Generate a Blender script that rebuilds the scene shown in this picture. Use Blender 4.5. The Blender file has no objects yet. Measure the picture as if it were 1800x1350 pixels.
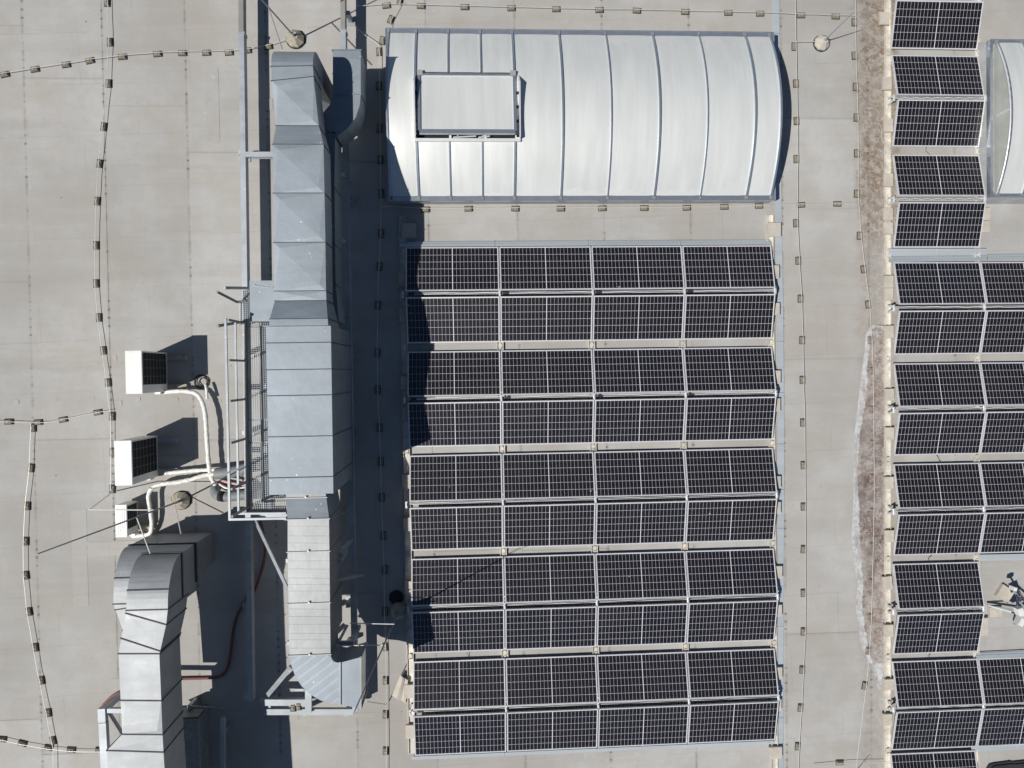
import bpy, math, random
from mathutils import Vector, Matrix, Euler
random.seed(7)
SC = bpy.context.scene
COL = SC.collection

# ------------------------------------------------------------------ camera
CAM_Z = 16.4324
CAM_ROT = Euler((-0.0171, -0.0541, -0.0152), 'XYZ')
cd = bpy.data.cameras.new('camera')
cam = bpy.data.objects.new('camera', cd)
COL.objects.link(cam)
cam.location = (0, 0, CAM_Z)
cam.rotation_euler = CAM_ROT
cd.sensor_width = 36.0
cd.lens = 36.0 * 1248 / 1800
cd.clip_start = 0.1
cd.clip_end = 500
SC.camera = cam

# ------------------------------------------------------------------ sky, sun
SUN = Vector((0.66, 0.29, -1.0)).normalized()          # direction the light travels
sun_el = math.asin(-SUN.z)
sun_az = math.atan2(-SUN.x, -SUN.y)
world = bpy.data.worlds.new('World')
SC.world = world
world.use_nodes = True
wn = world.node_tree
bg = wn.nodes['Background']
sky = wn.nodes.new('ShaderNodeTexSky')
sky.sky_type = 'NISHITA'
sky.sun_disc = False
sky.sun_elevation = sun_el
sky.sun_rotation = sun_az % (2 * math.pi)
sky.altitude = 200
sky.air_density = 1.0
sky.dust_density = 0.1
sky.ozone_density = 3.0
wn.links.new(sky.outputs['Color'], bg.inputs['Color'])
bg.inputs['Strength'].default_value = 0.05
sl = bpy.data.lights.new('sun', 'SUN')
sl.energy = 5.0
sl.angle = math.radians(0.5)
sl.color = (1.0, 0.965, 0.91)
sun = bpy.data.objects.new('sun', sl)
COL.objects.link(sun)
sun.rotation_euler = SUN.to_track_quat('-Z', 'Y').to_euler()
sun.location = (-20, -9, 30)
SC.view_settings.view_transform = 'Standard'
SC.view_settings.look = 'None'
SC.view_settings.exposure = -0.2
SC.view_settings.gamma = 1.0
SC.view_settings.use_curve_mapping = False

# ------------------------------------------------------------------ helpers
_R = CAM_ROT.to_matrix()


def at(px, py, z=0.0):
    """point of the roof world seen at photo pixel (px, py) at height z"""
    d = _R @ Vector(((px - 900) / 1248.0, -(py - 675) / 1248.0, -1.0))
    t = (z - CAM_Z) / d.z
    return Vector((d.x * t, d.y * t, z))


class MB:
    def __init__(s):
        s.v = []
        s.f = []

    def add(s, vs, fs):
        o = len(s.v)
        s.v += [tuple(p) for p in vs]
        s.f += [tuple(i + o for i in f) for f in fs]
        return s

    def hexa(s, b, t):
        """b, t: four bottom and four top corners in the same ccw order"""
        return s.add(list(b) + list(t), [(3, 2, 1, 0), (4, 5, 6, 7), (0, 1, 5, 4), (1, 2, 6, 5), (2, 3, 7, 6), (3, 0, 4, 7)])

    def box(s, x0, x1, y0, y1, z0, z1):
        return s.hexa([(x0, y0, z0), (x1, y0, z0), (x1, y1, z0), (x0, y1, z0)],
                      [(x0, y0, z1), (x1, y0, z1), (x1, y1, z1), (x0, y1, z1)])

    def obox(s, c, sx, sy, z0, z1, a=0.0):
        ca, sa = math.cos(a), math.sin(a)
        q = [(-sx / 2, -sy / 2), (sx / 2, -sy / 2), (sx / 2, sy / 2), (-sx / 2, sy / 2)]
        p = [(c[0] + ca * x - sa * y, c[1] + sa * x + ca * y) for x, y in q]
        return s.hexa([(x, y, z0) for x, y in p], [(x, y, z1) for x, y in p])

    def beam(s, p0, p1, w, h, up=(0, 0, 1)):
        p0 = Vector(p0); p1 = Vector(p1)
        d = (p1 - p0).normalized()
        u = Vector(up)
        if abs(d.dot(u)) > 0.98:
            u = Vector((0, 1, 0))
        sd = d.cross(u).normalized()
        u = sd.cross(d).normalized()
        a, b = sd * w / 2, u * h / 2
        return s.hexa([p0 - a - b, p0 + a - b, p0 + a + b, p0 - a + b], [p1 - a - b, p1 + a - b, p1 + a + b, p1 - a + b])

    def tube(s, pts, r, n=8, closed=False):
        pts = [Vector(p) for p in pts]
        rs = r if isinstance(r, (list, tuple)) else [r] * len(pts)
        base = len(s.v)
        ref = Vector((0.13, 0.21, 0.97))
        m = len(pts)
        for i, p in enumerate(pts):
            if closed:
                d = pts[(i + 1) % m] - pts[i - 1]
            else:
                d = pts[min(i + 1, m - 1)] - pts[max(i - 1, 0)]
            d.normalize()
            a = d.cross(ref)
            if a.length < 0.05:
                a = d.cross(Vector((1, 0, 0)))
            a.normalize()
            b = d.cross(a).normalized()
            for k in range(n):
                t = 2 * math.pi * k / n
                s.v.append(tuple(p + (a * math.cos(t) + b * math.sin(t)) * rs[i]))
        for i in range(m if closed else m - 1):
            j = (i + 1) % m
            for k in range(n):
                l = (k + 1) % n
                s.f.append((base + i * n + k, base + j * n + k, base + j * n + l, base + i * n + l))
        if not closed:
            s.f.append(tuple(base + k for k in range(n)))
            s.f.append(tuple(base + (m - 1) * n + k for k in reversed(range(n))))
        return s

    def prism(s, poly, z0, z1):
        n = len(poly)
        vs = [(x, y, z0) for x, y in poly] + [(x, y, z1) for x, y in poly]
        fs = [tuple(reversed(range(n))), tuple(range(n, 2 * n))]
        fs += [(i, (i + 1) % n, n + (i + 1) % n, n + i) for i in range(n)]
        return s.add(vs, fs)

    def frustum(s, c, r0, r1, z0, z1, n=8, a0=0.0):
        b = [(c[0] + r0 * math.cos(a0 + 2 * math.pi * i / n), c[1] + r0 * math.sin(a0 + 2 * math.pi * i / n), z0) for i in range(n)]
        t = [(c[0] + r1 * math.cos(a0 + 2 * math.pi * i / n), c[1] + r1 * math.sin(a0 + 2 * math.pi * i / n), z1) for i in range(n)]
        fs = [tuple(reversed(range(n))), tuple(range(n, 2 * n))]
        fs += [(i, (i + 1) % n, n + (i + 1) % n, n + i) for i in range(n)]
        return s.add(b + t, fs)

    def build(s, name, mat, parent=None, smooth=False):
        me = bpy.data.meshes.new(name)
        off = parent.matrix_world_loc if False else None
        o = origin_of(parent)
        me.from_pydata([(x - o.x, y - o.y, z - o.z) for x, y, z in s.v], [], s.f)
        me.materials.append(mat)
        if smooth:
            for p in me.polygons:
                p.use_smooth = True
        me.update()
        ob = bpy.data.objects.new(name, me)
        COL.objects.link(ob)
        if parent is not None:
            ob.parent = parent
        return ob


def origin_of(o):
    v = Vector((0, 0, 0))
    while o is not None:
        v += o.location
        o = o.parent
    return v


def tag(o, label=None, cat=None, group=None, kind=None):
    if label: o['label'] = label
    if cat: o['category'] = cat
    if group: o['group'] = group
    if kind: o['kind'] = kind
    return o


def thing(name, label, cat, loc=(0, 0, 0), group=None):
    o = bpy.data.objects.new(name, None)
    o.empty_display_size = 0.1
    COL.objects.link(o)
    o.location = loc
    return tag(o, label, cat, group)


def copy_tree(o, parent=None):
    c = o.copy()
    COL.objects.link(c)
    c.parent = parent
    for ch in list(o.children):
        copy_tree(ch, c)
    return c


ORD = ('first second third fourth fifth sixth seventh eighth ninth tenth eleventh twelfth thirteenth fourteenth '
       'fifteenth sixteenth seventeenth eighteenth nineteenth twentieth').split()

# ------------------------------------------------------------------ materials


def new_mat(name):
    m = bpy.data.materials.new(name)
    m.use_nodes = True
    nt = m.node_tree
    return m, nt, nt.nodes['Principled BSDF']


def N(nt, t, **kw):
    n = nt.nodes.new(t)
    for k, v in kw.items():
        if k in n.inputs.keys() if hasattr(n.inputs, 'keys') else False:
            n.inputs[k].default_value = v
        else:
            setattr(n, k, v)
    return n


def mixc(nt, fac, a, b, mode='MIX'):
    n = nt.nodes.new('ShaderNodeMix')
    n.data_type = 'RGBA'
    n.blend_type = mode
    for sock, val in ((n.inputs['Factor'], fac), (n.inputs['A'], a), (n.inputs['B'], b)):
        pass
    fs = n.inputs[0]; A = n.inputs[6]; B = n.inputs[7]
    for sock, val in ((fs, fac), (A, a), (B, b)):
        if hasattr(val, 'links') or isinstance(val, bpy.types.NodeSocket):
            nt.links.new(val, sock)
        elif isinstance(val, (int, float)):
            sock.default_value = val
        else:
            sock.default_value = tuple(val) + ((1.0,) if len(val) == 3 else ())
    return n.outputs[2]


def math_(nt, op, a, b=None, clamp=False):
    n = nt.nodes.new('ShaderNodeMath')
    n.operation = op
    n.use_clamp = clamp
    for i, v in enumerate((a, b)):
        if v is None: continue
        if isinstance(v, (int, float)):
            n.inputs[i].default_value = v
        else:
            nt.links.new(v, n.inputs[i])
    return n.outputs[0]


def ramp(nt, fac, lo, hi):
    n = nt.nodes.new('ShaderNodeMapRange')
    n.interpolation_type = 'SMOOTHSTEP'
    nt.links.new(fac, n.inputs['Value'])
    n.inputs['From Min'].default_value = lo
    n.inputs['From Max'].default_value = hi
    return n.outputs['Result']


def noise(nt, vec, scale, detail=4, rough=0.55, mapscale=None, loc=None):
    if mapscale or loc:
        mp = nt.nodes.new('ShaderNodeMapping')
        if mapscale: mp.inputs['Scale'].default_value = mapscale
        if loc: mp.inputs['Location'].default_value = loc
        nt.links.new(vec, mp.inputs['Vector'])
        vec = mp.outputs['Vector']
    n = nt.nodes.new('ShaderNodeTexNoise')
    n.inputs['Scale'].default_value = scale
    n.inputs['Detail'].default_value = detail
    n.inputs['Roughness'].default_value = rough
    nt.links.new(vec, n.inputs['Vector'])
    return n.outputs['Fac']


def bump(nt, bsdf, h, strength=0.3, dist=0.02):
    b = nt.nodes.new('ShaderNodeBump')
    b.inputs['Strength'].default_value = strength
    b.inputs['Distance'].default_value = dist
    nt.links.new(h, b.inputs['Height'])
    nt.links.new(b.outputs['Normal'], bsdf.inputs['Normal'])


def simple(name, col, rough=0.6, metal=0.0, var=0.12, scale=6.0, bumps=0.0, spec=0.5, stretch=None):
    m, nt, b = new_mat(name)
    g = nt.nodes.new('ShaderNodeNewGeometry')
    f = noise(nt, g.outputs['Position'], scale, 5, 0.6, stretch)
    lo = [c * (1 - var) for c in col]
    hi = [min(1, c * (1 + var)) for c in col]
    nt.links.new(mixc(nt, ramp(nt, f, 0.3, 0.7), lo, hi), b.inputs['Base Color'])
    b.inputs['Roughness'].default_value = rough
    b.inputs['Metallic'].default_value = metal
    b.inputs['Specular IOR Level'].default_value = spec
    if bumps:
        bump(nt, b, f, bumps, 0.01)
    return m


def galv(name, col, spots=0.5, metal=0.3, rough=0.5, streak=0.10):
    m, nt, b = new_mat(name)
    g = nt.nodes.new('ShaderNodeNewGeometry')
    P = g.outputs['Position']
    big = noise(nt, P, 0.9, 4, 0.6)
    st = noise(nt, P, 2.2, 4, 0.6, (0.5, 3.0, 1.0))
    fine = noise(nt, P, 28, 3, 0.6)
    c0 = [c * (1 - streak * 1.3) for c in col]
    c1 = [min(1, c * (1 + streak)) for c in col]
    c = mixc(nt, ramp(nt, big, 0.3, 0.7), c0, c1)
    c = mixc(nt, math_(nt, 'MULTIPLY', ramp(nt, st, 0.35, 0.75), 0.5), c, [min(1, v * 1.22) for v in col])
    c = mixc(nt, math_(nt, 'MULTIPLY', ramp(nt, fine, 0.3, 0.8), 0.18), c, [v * 0.7 for v in col])
    vo = nt.nodes.new('ShaderNodeTexVoronoi')
    vo.inputs['Scale'].default_value = 7.0
    nt.links.new(P, vo.inputs['Vector'])
    dots = math_(nt, 'LESS_THAN', vo.outputs['Distance'], 0.11)
    dn = ramp(nt, noise(nt, P, 1.3, 2, 0.5, None, (4, 1, 0)), 0.56, 0.62)
    c = mixc(nt, math_(nt, 'MULTIPLY', math_(nt, 'MULTIPLY', dots, dn), spots), c, (0.85, 0.86, 0.86))
    nt.links.new(c, b.inputs['Base Color'])
    b.inputs['Metallic'].default_value = metal
    nt.links.new(math_(nt, 'ADD', math_(nt, 'MULTIPLY', st, 0.2), rough - 0.1), b.inputs['Roughness'])
    bump(nt, b, big, 0.25, 0.05)
    return m


def roof_material():
    m, nt, b = new_mat('roof_membrane')
    g = nt.nodes.new('ShaderNodeNewGeometry')
    P = g.outputs['Position']
    sep = nt.nodes.new('ShaderNodeSeparateXYZ')
    nt.links.new(P, sep.inputs[0])
    X, Y = sep.outputs['X'], sep.outputs['Y']
    tc = nt.nodes.new('ShaderNodeTexCoord')
    gs = nt.nodes.new('ShaderNodeSeparateXYZ')
    nt.links.new(tc.outputs['Generated'], gs.inputs[0])
    big = noise(nt, P, 0.28, 5, 0.62)
    mid = noise(nt, P, 1.3, 5, 0.62)
    fine = noise(nt, P, 11, 4, 0.65)
    grain = noise(nt, P, 70, 2, 0.6)
    streak = noise(nt, P, 1.0, 4, 0.6, (0.22, 2.6, 1))
    c = mixc(nt, ramp(nt, big, 0.32, 0.68), (0.350, 0.337, 0.314), (0.455, 0.450, 0.437))
    c = mixc(nt, math_(nt, 'MULTIPLY', ramp(nt, mid, 0.38, 0.70), 0.6), c, (0.355, 0.34, 0.312))
    c = mixc(nt, math_(nt, 'MULTIPLY', ramp(nt, streak, 0.45, 0.75), 0.35), c, (0.46, 0.455, 0.445))
    c = mixc(nt, math_(nt, 'MULTIPLY', ramp(nt, fine, 0.45, 0.8), 0.22), c, (0.31, 0.30, 0.28))
    c = mixc(nt, math_(nt, 'MULTIPLY', grain, 0.16), c, (0.30, 0.295, 0.28))
    # pale chalky scuffs in the part around the air conditioners
    scf = ramp(nt, noise(nt, P, 2.6, 6, 0.7, (1.0, 0.8, 1), (3, 9, 0)), 0.62, 0.74)
    where = ramp(nt, noise(nt, P, 0.30, 2, 0.5, None, (1.5, 2.0, 0)), 0.45, 0.6)
    c = mixc(nt, math_(nt, 'MULTIPLY', math_(nt, 'MULTIPLY', scf, where), 0.75), c, (0.56, 0.555, 0.545))
    # greyer dust with brownish clouds
    cl = ramp(nt, noise(nt, P, 0.55, 6, 0.7, (1.4, 0.5, 1), (7, 2, 0)), 0.52, 0.75)
    c = mixc(nt, math_(nt, 'MULTIPLY', cl, 0.35), c, (0.33, 0.295, 0.25))
    # silt left by standing water along the valley beside the right-hand array
    wob = math_(nt, 'MULTIPLY', math_(nt, 'SUBTRACT', noise(nt, P, 0.9, 5, 0.65, None, (2, 5, 0)), 0.5), 1.0)
    xw = math_(nt, 'ADD', X, wob)
    x0 = at(1504, 200).x
    x1 = at(1566, 200).x
    band = math_(nt, 'MULTIPLY', ramp(nt, xw, x0 - 0.12, x0 + 0.22), ramp(nt, xw, x1 + 0.4, x1 + 0.05))
    ytop = ramp(nt, math_(nt, 'ADD', Y, wob), at(1540, 420).y - 0.9, at(1540, 420).y + 1.0)
    silt = math_(nt, 'MULTIPLY', band, math_(nt, 'ADD', math_(nt, 'MULTIPLY', ytop, 0.62), 0.38))
    crust = noise(nt, P, 5.5, 7, 0.72)
    sc = mixc(nt, ramp(nt, crust, 0.40, 0.62), (0.195, 0.140, 0.100), (0.335, 0.30, 0.26))
    vein = noise(nt, P, 4.2, 5, 0.6, None, (11, 3, 0))
    vl = math_(nt, 'LESS_THAN', math_(nt, 'ABSOLUTE', math_(nt, 'SUBTRACT', vein, 0.5)), 0.012)
    pond = math_(nt, 'MULTIPLY', ramp(nt, vein, 0.51, 0.53), ramp(nt, noise(nt, P, 0.8, 3, 0.6, None, (6, 4, 0)), 0.45, 0.6))
    sc = mixc(nt, math_(nt, 'MULTIPLY', pond, math_(nt, 'MULTIPLY', ytop, 0.7)), sc, (0.165, 0.115, 0.085))
    sc = mixc(nt, math_(nt, 'MULTIPLY', vl, math_(nt, 'MULTIPLY', ytop, 0.6)), sc, (0.46, 0.425, 0.38))
    vw = nt.nodes.new('ShaderNodeVectorMath')
    vw.operation = 'ADD'
    nz = nt.nodes.new('ShaderNodeTexNoise')
    nz.inputs['Scale'].default_value = 3.0
    nz.inputs['Detail'].default_value = 5
    nt.links.new(P, nz.inputs['Vector'])
    vs_ = nt.nodes.new('ShaderNodeVectorMath')
    vs_.operation = 'SCALE'
    nt.links.new(nz.outputs['Color'], vs_.inputs[0])
    vs_.inputs['Scale'].default_value = 0.55
    nt.links.new(P, vw.inputs[0])
    nt.links.new(vs_.outputs[0], vw.inputs[1])
    ve = nt.nodes.new('ShaderNodeTexVoronoi')
    ve.feature = 'DISTANCE_TO_EDGE'
    ve.inputs['Scale'].default_value = 4.5
    nt.links.new(vw.outputs[0], ve.inputs['Vector'])
    crk = math_(nt, 'LESS_THAN', ve.outputs['Distance'], 0.055)
    pz = ramp(nt, noise(nt, P, 1.4, 4, 0.65, (1.3, 0.8, 1), (2, 9, 0)), 0.50, 0.58)
    sc = mixc(nt, math_(nt, 'MULTIPLY', math_(nt, 'MULTIPLY', pz, math_(nt, 'SUBTRACT', 1.0, crk)), 0.55), sc, (0.17, 0.12, 0.09))
    sc = mixc(nt, math_(nt, 'MULTIPLY', math_(nt, 'MULTIPLY', pz, crk), 0.65), sc, (0.47, 0.435, 0.39))
    gr_ = noise(nt, P, 24, 5, 0.75)
    sc = mixc(nt, math_(nt, 'MULTIPLY', ramp(nt, gr_, 0.52, 0.68), 0.45), sc, (0.155, 0.12, 0.10))
    c = mixc(nt, math_(nt, 'MULTIPLY', silt, 0.92), c, sc)
    oi = nt.nodes.new('ShaderNodeObjectInfo')
    tone = math_(nt, 'ADD', math_(nt, 'MULTIPLY', oi.outputs['Random'], 0.12), 0.97)
    tn = nt.nodes.new('ShaderNodeVectorMath')
    tn.operation = 'SCALE'
    nt.links.new(c, tn.inputs[0])
    nt.links.new(tone, tn.inputs['Scale'])
    c = tn.outputs[0]
    # broad rain-washed streaks and scattered dark specks
    wash = ramp(nt, noise(nt, P, 0.8, 6, 0.72, (0.18, 1.6, 1), (1, 8, 0)), 0.50, 0.72)
    c = mixc(nt, math_(nt, 'MULTIPLY', wash, 0.45), c, (0.315, 0.295, 0.27))
    sv = nt.nodes.new('ShaderNodeTexVoronoi')
    sv.inputs['Scale'].default_value = 1.1
    nt.links.new(P, sv.inputs['Vector'])
    c = mixc(nt, math_(nt, 'MULTIPLY', math_(nt, 'LESS_THAN', sv.outputs['Distance'], 0.022), 0.6), c, (0.09, 0.08, 0.07))
    mpb = nt.nodes.new('ShaderNodeMapping')
    mpb.inputs['Rotation'].default_value = (0, 0, -0.035)
    nt.links.new(P, mpb.inputs['Vector'])
    bk = nt.nodes.new('ShaderNodeTexBrick')
    bk.inputs['Scale'].default_value = 1.0
    bk.inputs['Brick Width'].default_value = 2.4
    bk.inputs['Row Height'].default_value = 1.14
    bk.inputs['Mortar Size'].default_value = 0.016
    bk.inputs['Mortar Smooth'].default_value = 0.6
    nt.links.new(mpb.outputs['Vector'], bk.inputs['Vector'])
    bl = math_(nt, 'MULTIPLY', bk.outputs['Fac'], ramp(nt, noise(nt, P, 0.7, 3, 0.6, None, (4, 4, 0)), 0.38, 0.62))
    c = mixc(nt, math_(nt, 'MULTIPLY', bl, 0.22), c, (0.22, 0.205, 0.18))
    warm = ramp(nt, noise(nt, P, 0.42, 6, 0.72, None, (12, 7, 0)), 0.46, 0.70)
    c = mixc(nt, math_(nt, 'MULTIPLY', warm, 0.45), c, (0.36, 0.325, 0.275))
    # dirt caught along the laps of each sheet
    gx = gs.outputs['X']
    e = math_(nt, 'MINIMUM', gx, math_(nt, 'SUBTRACT', 1.0, gx))
    lap = ramp(nt, e, 0.030, 0.0)
    br = ramp(nt, noise(nt, P, 1.0, 4, 0.7, (0.6, 2.2, 1)), 0.42, 0.62)
    c = mixc(nt, math_(nt, 'MULTIPLY', math_(nt, 'MULTIPLY', lap, br), 0.42), c, (0.20, 0.185, 0.16))
    dsh = math_(nt, 'SINE', math_(nt, 'MULTIPLY', Y, 34.0))
    dash = math_(nt, 'MULTIPLY', ramp(nt, dsh, 0.55, 0.8), ramp(nt, noise(nt, P, 1.0, 3, 0.6, (0.3, 1.4, 1)), 0.47, 0.60))
    lap2 = ramp(nt, e, 0.022, 0.008)
    c = mixc(nt, math_(nt, 'MULTIPLY', math_(nt, 'MULTIPLY', lap2, dash), 0.6), c, (0.10, 0.09, 0.08))
    gy = gs.outputs['Y']
    ey = math_(nt, 'MINIMUM', gy, math_(nt, 'SUBTRACT', 1.0, gy))
    c = mixc(nt, math_(nt, 'MULTIPLY', ramp(nt, ey, 0.006, 0.0), 0.16), c, (0.20, 0.185, 0.16))
    nt.links.new(c, b.inputs['Base Color'])
    b.inputs['Roughness'].default_value = 0.85
    b.inputs['Specular IOR Level'].default_value = 0.25
    h = math_(nt, 'ADD', math_(nt, 'MULTIPLY', streak, 0.7), math_(nt, 'MULTIPLY', fine, 0.12))
    bump(nt, b, h, 0.35, 0.02)
    return m


def puddle_material():
    m, nt, b = new_mat('dried_silt')
    g = nt.nodes.new('ShaderNodeNewGeometry')
    P = g.outputs['Position']
    at_ = nt.nodes.new('ShaderNodeAttribute')
    at_.attribute_name = 'rim'
    rim = at_.outputs['Fac']
    sep = nt.nodes.new('ShaderNodeSeparateXYZ')
    nt.links.new(P, sep.inputs[0])
    n1 = noise(nt, P, 5.5, 8, 0.72)
    n2 = noise(nt, P, 1.1, 5, 0.65, None, (3, 3, 0))
    n3 = noise(nt, P, 8, 5, 0.65, None, (8, 8, 0))
    c = mixc(nt, ramp(nt, n1, 0.40, 0.60), (0.205, 0.155, 0.125), (0.36, 0.32, 0.295))
    dark = ramp(nt, n2, 0.42, 0.54)
    ym = at(1535, 880).y
    yd = math_(nt, 'ABSOLUTE', math_(nt, 'SUBTRACT', sep.outputs['Y'], ym))
    dark = math_(nt, 'MULTIPLY', dark, ramp(nt, yd, 2.6, 1.2))
    c = mixc(nt, math_(nt, 'MULTIPLY', dark, 0.85), c, mixc(nt, ramp(nt, n3, 0.50, 0.66), (0.085, 0.048, 0.032), (0.26, 0.205, 0.175)))
    grey = ramp(nt, noise(nt, P, 0.7, 3, 0.6, None, (9, 1, 0)), 0.45, 0.6)
    c = mixc(nt, math_(nt, 'MULTIPLY', grey, 0.35), c, (0.40, 0.385, 0.375))
    ve = nt.nodes.new('ShaderNodeTexVoronoi')
    ve.feature = 'DISTANCE_TO_EDGE'
    ve.inputs['Scale'].default_value = 6.0
    vw = nt.nodes.new('ShaderNodeVectorMath')
    vw.operation = 'ADD'
    nz = nt.nodes.new('ShaderNodeTexNoise')
    nz.inputs['Scale'].default_value = 7.0
    nt.links.new(P, nz.inputs['Vector'])
    nt.links.new(P, vw.inputs[0])
    nt.links.new(nz.outputs['Color'], vw.inputs[1])
    nt.links.new(vw.outputs[0], ve.inputs['Vector'])
    crl = math_(nt, 'MULTIPLY', math_(nt, 'LESS_THAN', ve.outputs['Distance'], 0.07), ramp(nt, noise(nt, P, 2.2, 4, 0.6, None, (1, 6, 0)), 0.42, 0.55))
    c = mixc(nt, math_(nt, 'MULTIPLY', crl, 0.6), c, (0.47, 0.445, 0.42))
    rr = math_(nt, 'ADD', rim, math_(nt, 'MULTIPLY', math_(nt, 'SUBTRACT', n1, 0.5), 0.8))
    white = ramp(nt, rr, 0.44, 0.58)
    rc = mixc(nt, ramp(nt, n3, 0.35, 0.6), (0.40, 0.40, 0.39), (0.55, 0.565, 0.57))
    white = math_(nt, 'MULTIPLY', white, math_(nt, 'ADD', math_(nt, 'MULTIPLY', ramp(nt, noise(nt, P, 3.2, 5, 0.7, (1.6, 0.7, 1), (4, 0, 0)), 0.36, 0.56), 0.7), 0.3))
    c = mixc(nt, white, c, rc)
    nt.links.new(c, b.inputs['Base Color'])
    b.inputs['Roughness'].default_value = 0.8
    b.inputs['Specular IOR Level'].default_value = 0.3
    bump(nt, b, n1, 0.5, 0.01)
    return m


def cell_material():
    m, nt, b = new_mat('silicon_cell')
    g = nt.nodes.new('ShaderNodeNewGeometry')
    oi = nt.nodes.new('ShaderNodeObjectInfo')
    r = math_(nt, 'FRACT', math_(nt, 'ADD', g.outputs['Random Per Island'], oi.outputs['Random']))
    c = mixc(nt, r, (0.0085, 0.0085, 0.0150), (0.0115, 0.0100, 0.0140))
    c = mixc(nt, math_(nt, 'MULTIPLY', oi.outputs['Random'], 0.55), c, (0.0120, 0.0100, 0.0100))
    tc = nt.nodes.new('ShaderNodeTexCoord')
    dn = noise(nt, g.outputs['Position'], 1.1, 5, 0.7)
    sp = nt.nodes.new('ShaderNodeSeparateXYZ')
    nt.links.new(tc.outputs['Generated'], sp.inputs[0])
    ed = math_(nt, 'MINIMUM', sp.outputs['Y'], math_(nt, 'SUBTRACT', 1.0, sp.outputs['Y']))
    dust = math_(nt, 'ADD', math_(nt, 'MULTIPLY', ramp(nt, dn, 0.4, 0.8), 0.025), math_(nt, 'MULTIPLY', ramp(nt, ed, 0.06, 0.0), 0.035))
    c = mixc(nt, dust, c, (0.30, 0.27, 0.23))
    vd = nt.nodes.new('ShaderNodeTexVoronoi')
    vd.inputs['Scale'].default_value = 1.35
    nt.links.new(g.outputs['Position'], vd.inputs['Vector'])
    c = mixc(nt, math_(nt, 'MULTIPLY', math_(nt, 'LESS_THAN', vd.outputs['Distance'], 0.026), 0.6), c, (0.6, 0.58, 0.54))
    nt.links.new(c, b.inputs['Base Color'])
    b.inputs['Roughness'].default_value = 0.32
    b.inputs['Specular IOR Level'].default_value = 0.4
    b.inputs['Coat Weight'].default_value = 0.5
    b.inputs['Coat Roughness'].default_value = 0.12
    return m


def pane_material():
    m, nt, b = new_mat('opal_polycarbonate')
    g = nt.nodes.new('ShaderNodeNewGeometry')
    P = g.outputs['Position']
    tc = nt.nodes.new('ShaderNodeTexCoord')
    s = nt.nodes.new('ShaderNodeSeparateXYZ')
    nt.links.new(tc.outputs['Generated'], s.inputs[0])
    st = noise(nt, P, 1.6, 4, 0.6, (3.0, 0.25, 1))
    big = noise(nt, P, 0.7, 3, 0.5)
    c = mixc(nt, ramp(nt, st, 0.3, 0.75), (0.675, 0.695, 0.675), (0.775, 0.785, 0.765))
    c = mixc(nt, math_(nt, 'MULTIPLY', ramp(nt, big, 0.5, 0.75), 0.3), c, (0.60, 0.60, 0.58))
    gy = s.outputs['Y']
    e = math_(nt, 'MINIMUM', gy, math_(nt, 'SUBTRACT', 1.0, gy))
    w = math_(nt, 'ADD', e, math_(nt, 'MULTIPLY', math_(nt, 'SUBTRACT', noise(nt, P, 3.0, 4, 0.6), 0.5), 0.30))
    clean = math_(nt, 'MULTIPLY', ramp(nt, w, 0.045, 0.036), ramp(nt, math_(nt, 'ADD', N(nt, 'ShaderNodeObjectInfo').outputs['Random'], math_(nt, 'MULTIPLY', noise(nt, P, 1.2, 2, 0.5, None, (5, 5, 0)), 0.5)), 0.66, 0.69))
    c = mixc(nt, math_(nt, 'MULTIPLY', clean, 0.9), c, (0.74, 0.74, 0.73))
    nt.links.new(c, b.inputs['Base Color'])
    b.inputs['Roughness'].default_value = 0.45
    b.inputs['Metallic'].default_value = 0.25
    b.inputs['Specular IOR Level'].default_value = 0.45
    return m


M_ROOF = roof_material()
M_PUD = puddle_material()
M_CELL = cell_material()
M_PANE = pane_material()
M_BACK = simple('white_backsheet', (0.66, 0.66, 0.70), 0.35, 0, 0.03)
M_ALU = simple('anodised_aluminium', (0.70, 0.71, 0.72), 0.38, 0.35, 0.05)
M_DEFL = simple('deflector_sheet', (0.49, 0.535, 0.565), 0.42, 0.25, 0.07, 1.2, stretch=(0.3, 4, 1))
M_RAIL = simple('rail_aluminium', (0.63, 0.59, 0.515), 0.5, 0.1, 0.22, 5)
M_CONC = simple('pale_concrete', (0.49, 0.45, 0.385), 0.9, 0, 0.10, 5, 0.25)
M_CONCD = simple('weathered_concrete', (0.37, 0.335, 0.265), 0.9, 0, 0.22, 9, 0.4)
M_BLOCK = simple('holder_block', (0.235, 0.212, 0.16), 0.85, 0, 0.2, 14, 0.3)
M_DIRTB = simple('silt_covered_block', (0.24, 0.20, 0.17), 0.9, 0, 0.3, 18, 0.4)
M_RUB = simple('black_rubber', (0.018, 0.018, 0.02), 0.8, 0, 0.2)
M_CAB = simple('black_cable', (0.03, 0.03, 0.032), 0.5, 0, 0.2)
M_WIRE = simple('bare_wire', (0.72, 0.70, 0.66), 0.45, 0.3, 0.06)
M_GALV = galv('galvanised_sheet', (0.275, 0.31, 0.345), 0.5, 0.4, 0.58)
M_GALVD = galv('dull_galvanised_sheet', (0.225, 0.265, 0.305), 0.4, 0.4, 0.58)
M_BRIGHT = galv('bright_sheet_cladding', (0.315, 0.325, 0.33), 0.1, 0.55, 0.55, 0.10)
M_SWAN = galv('swan_neck_sheet', (0.35, 0.365, 0.375), 0.15, 0.5, 0.62, 0.12)
M_GALVL = galv('pale_galvanised_sheet', (0.31, 0.345, 0.38), 0.2, 0.4, 0.55)
M_STEEL = galv('galvanised_steel', (0.37, 0.40, 0.425), 0.8, 0.3, 0.55, 0.18)
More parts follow.
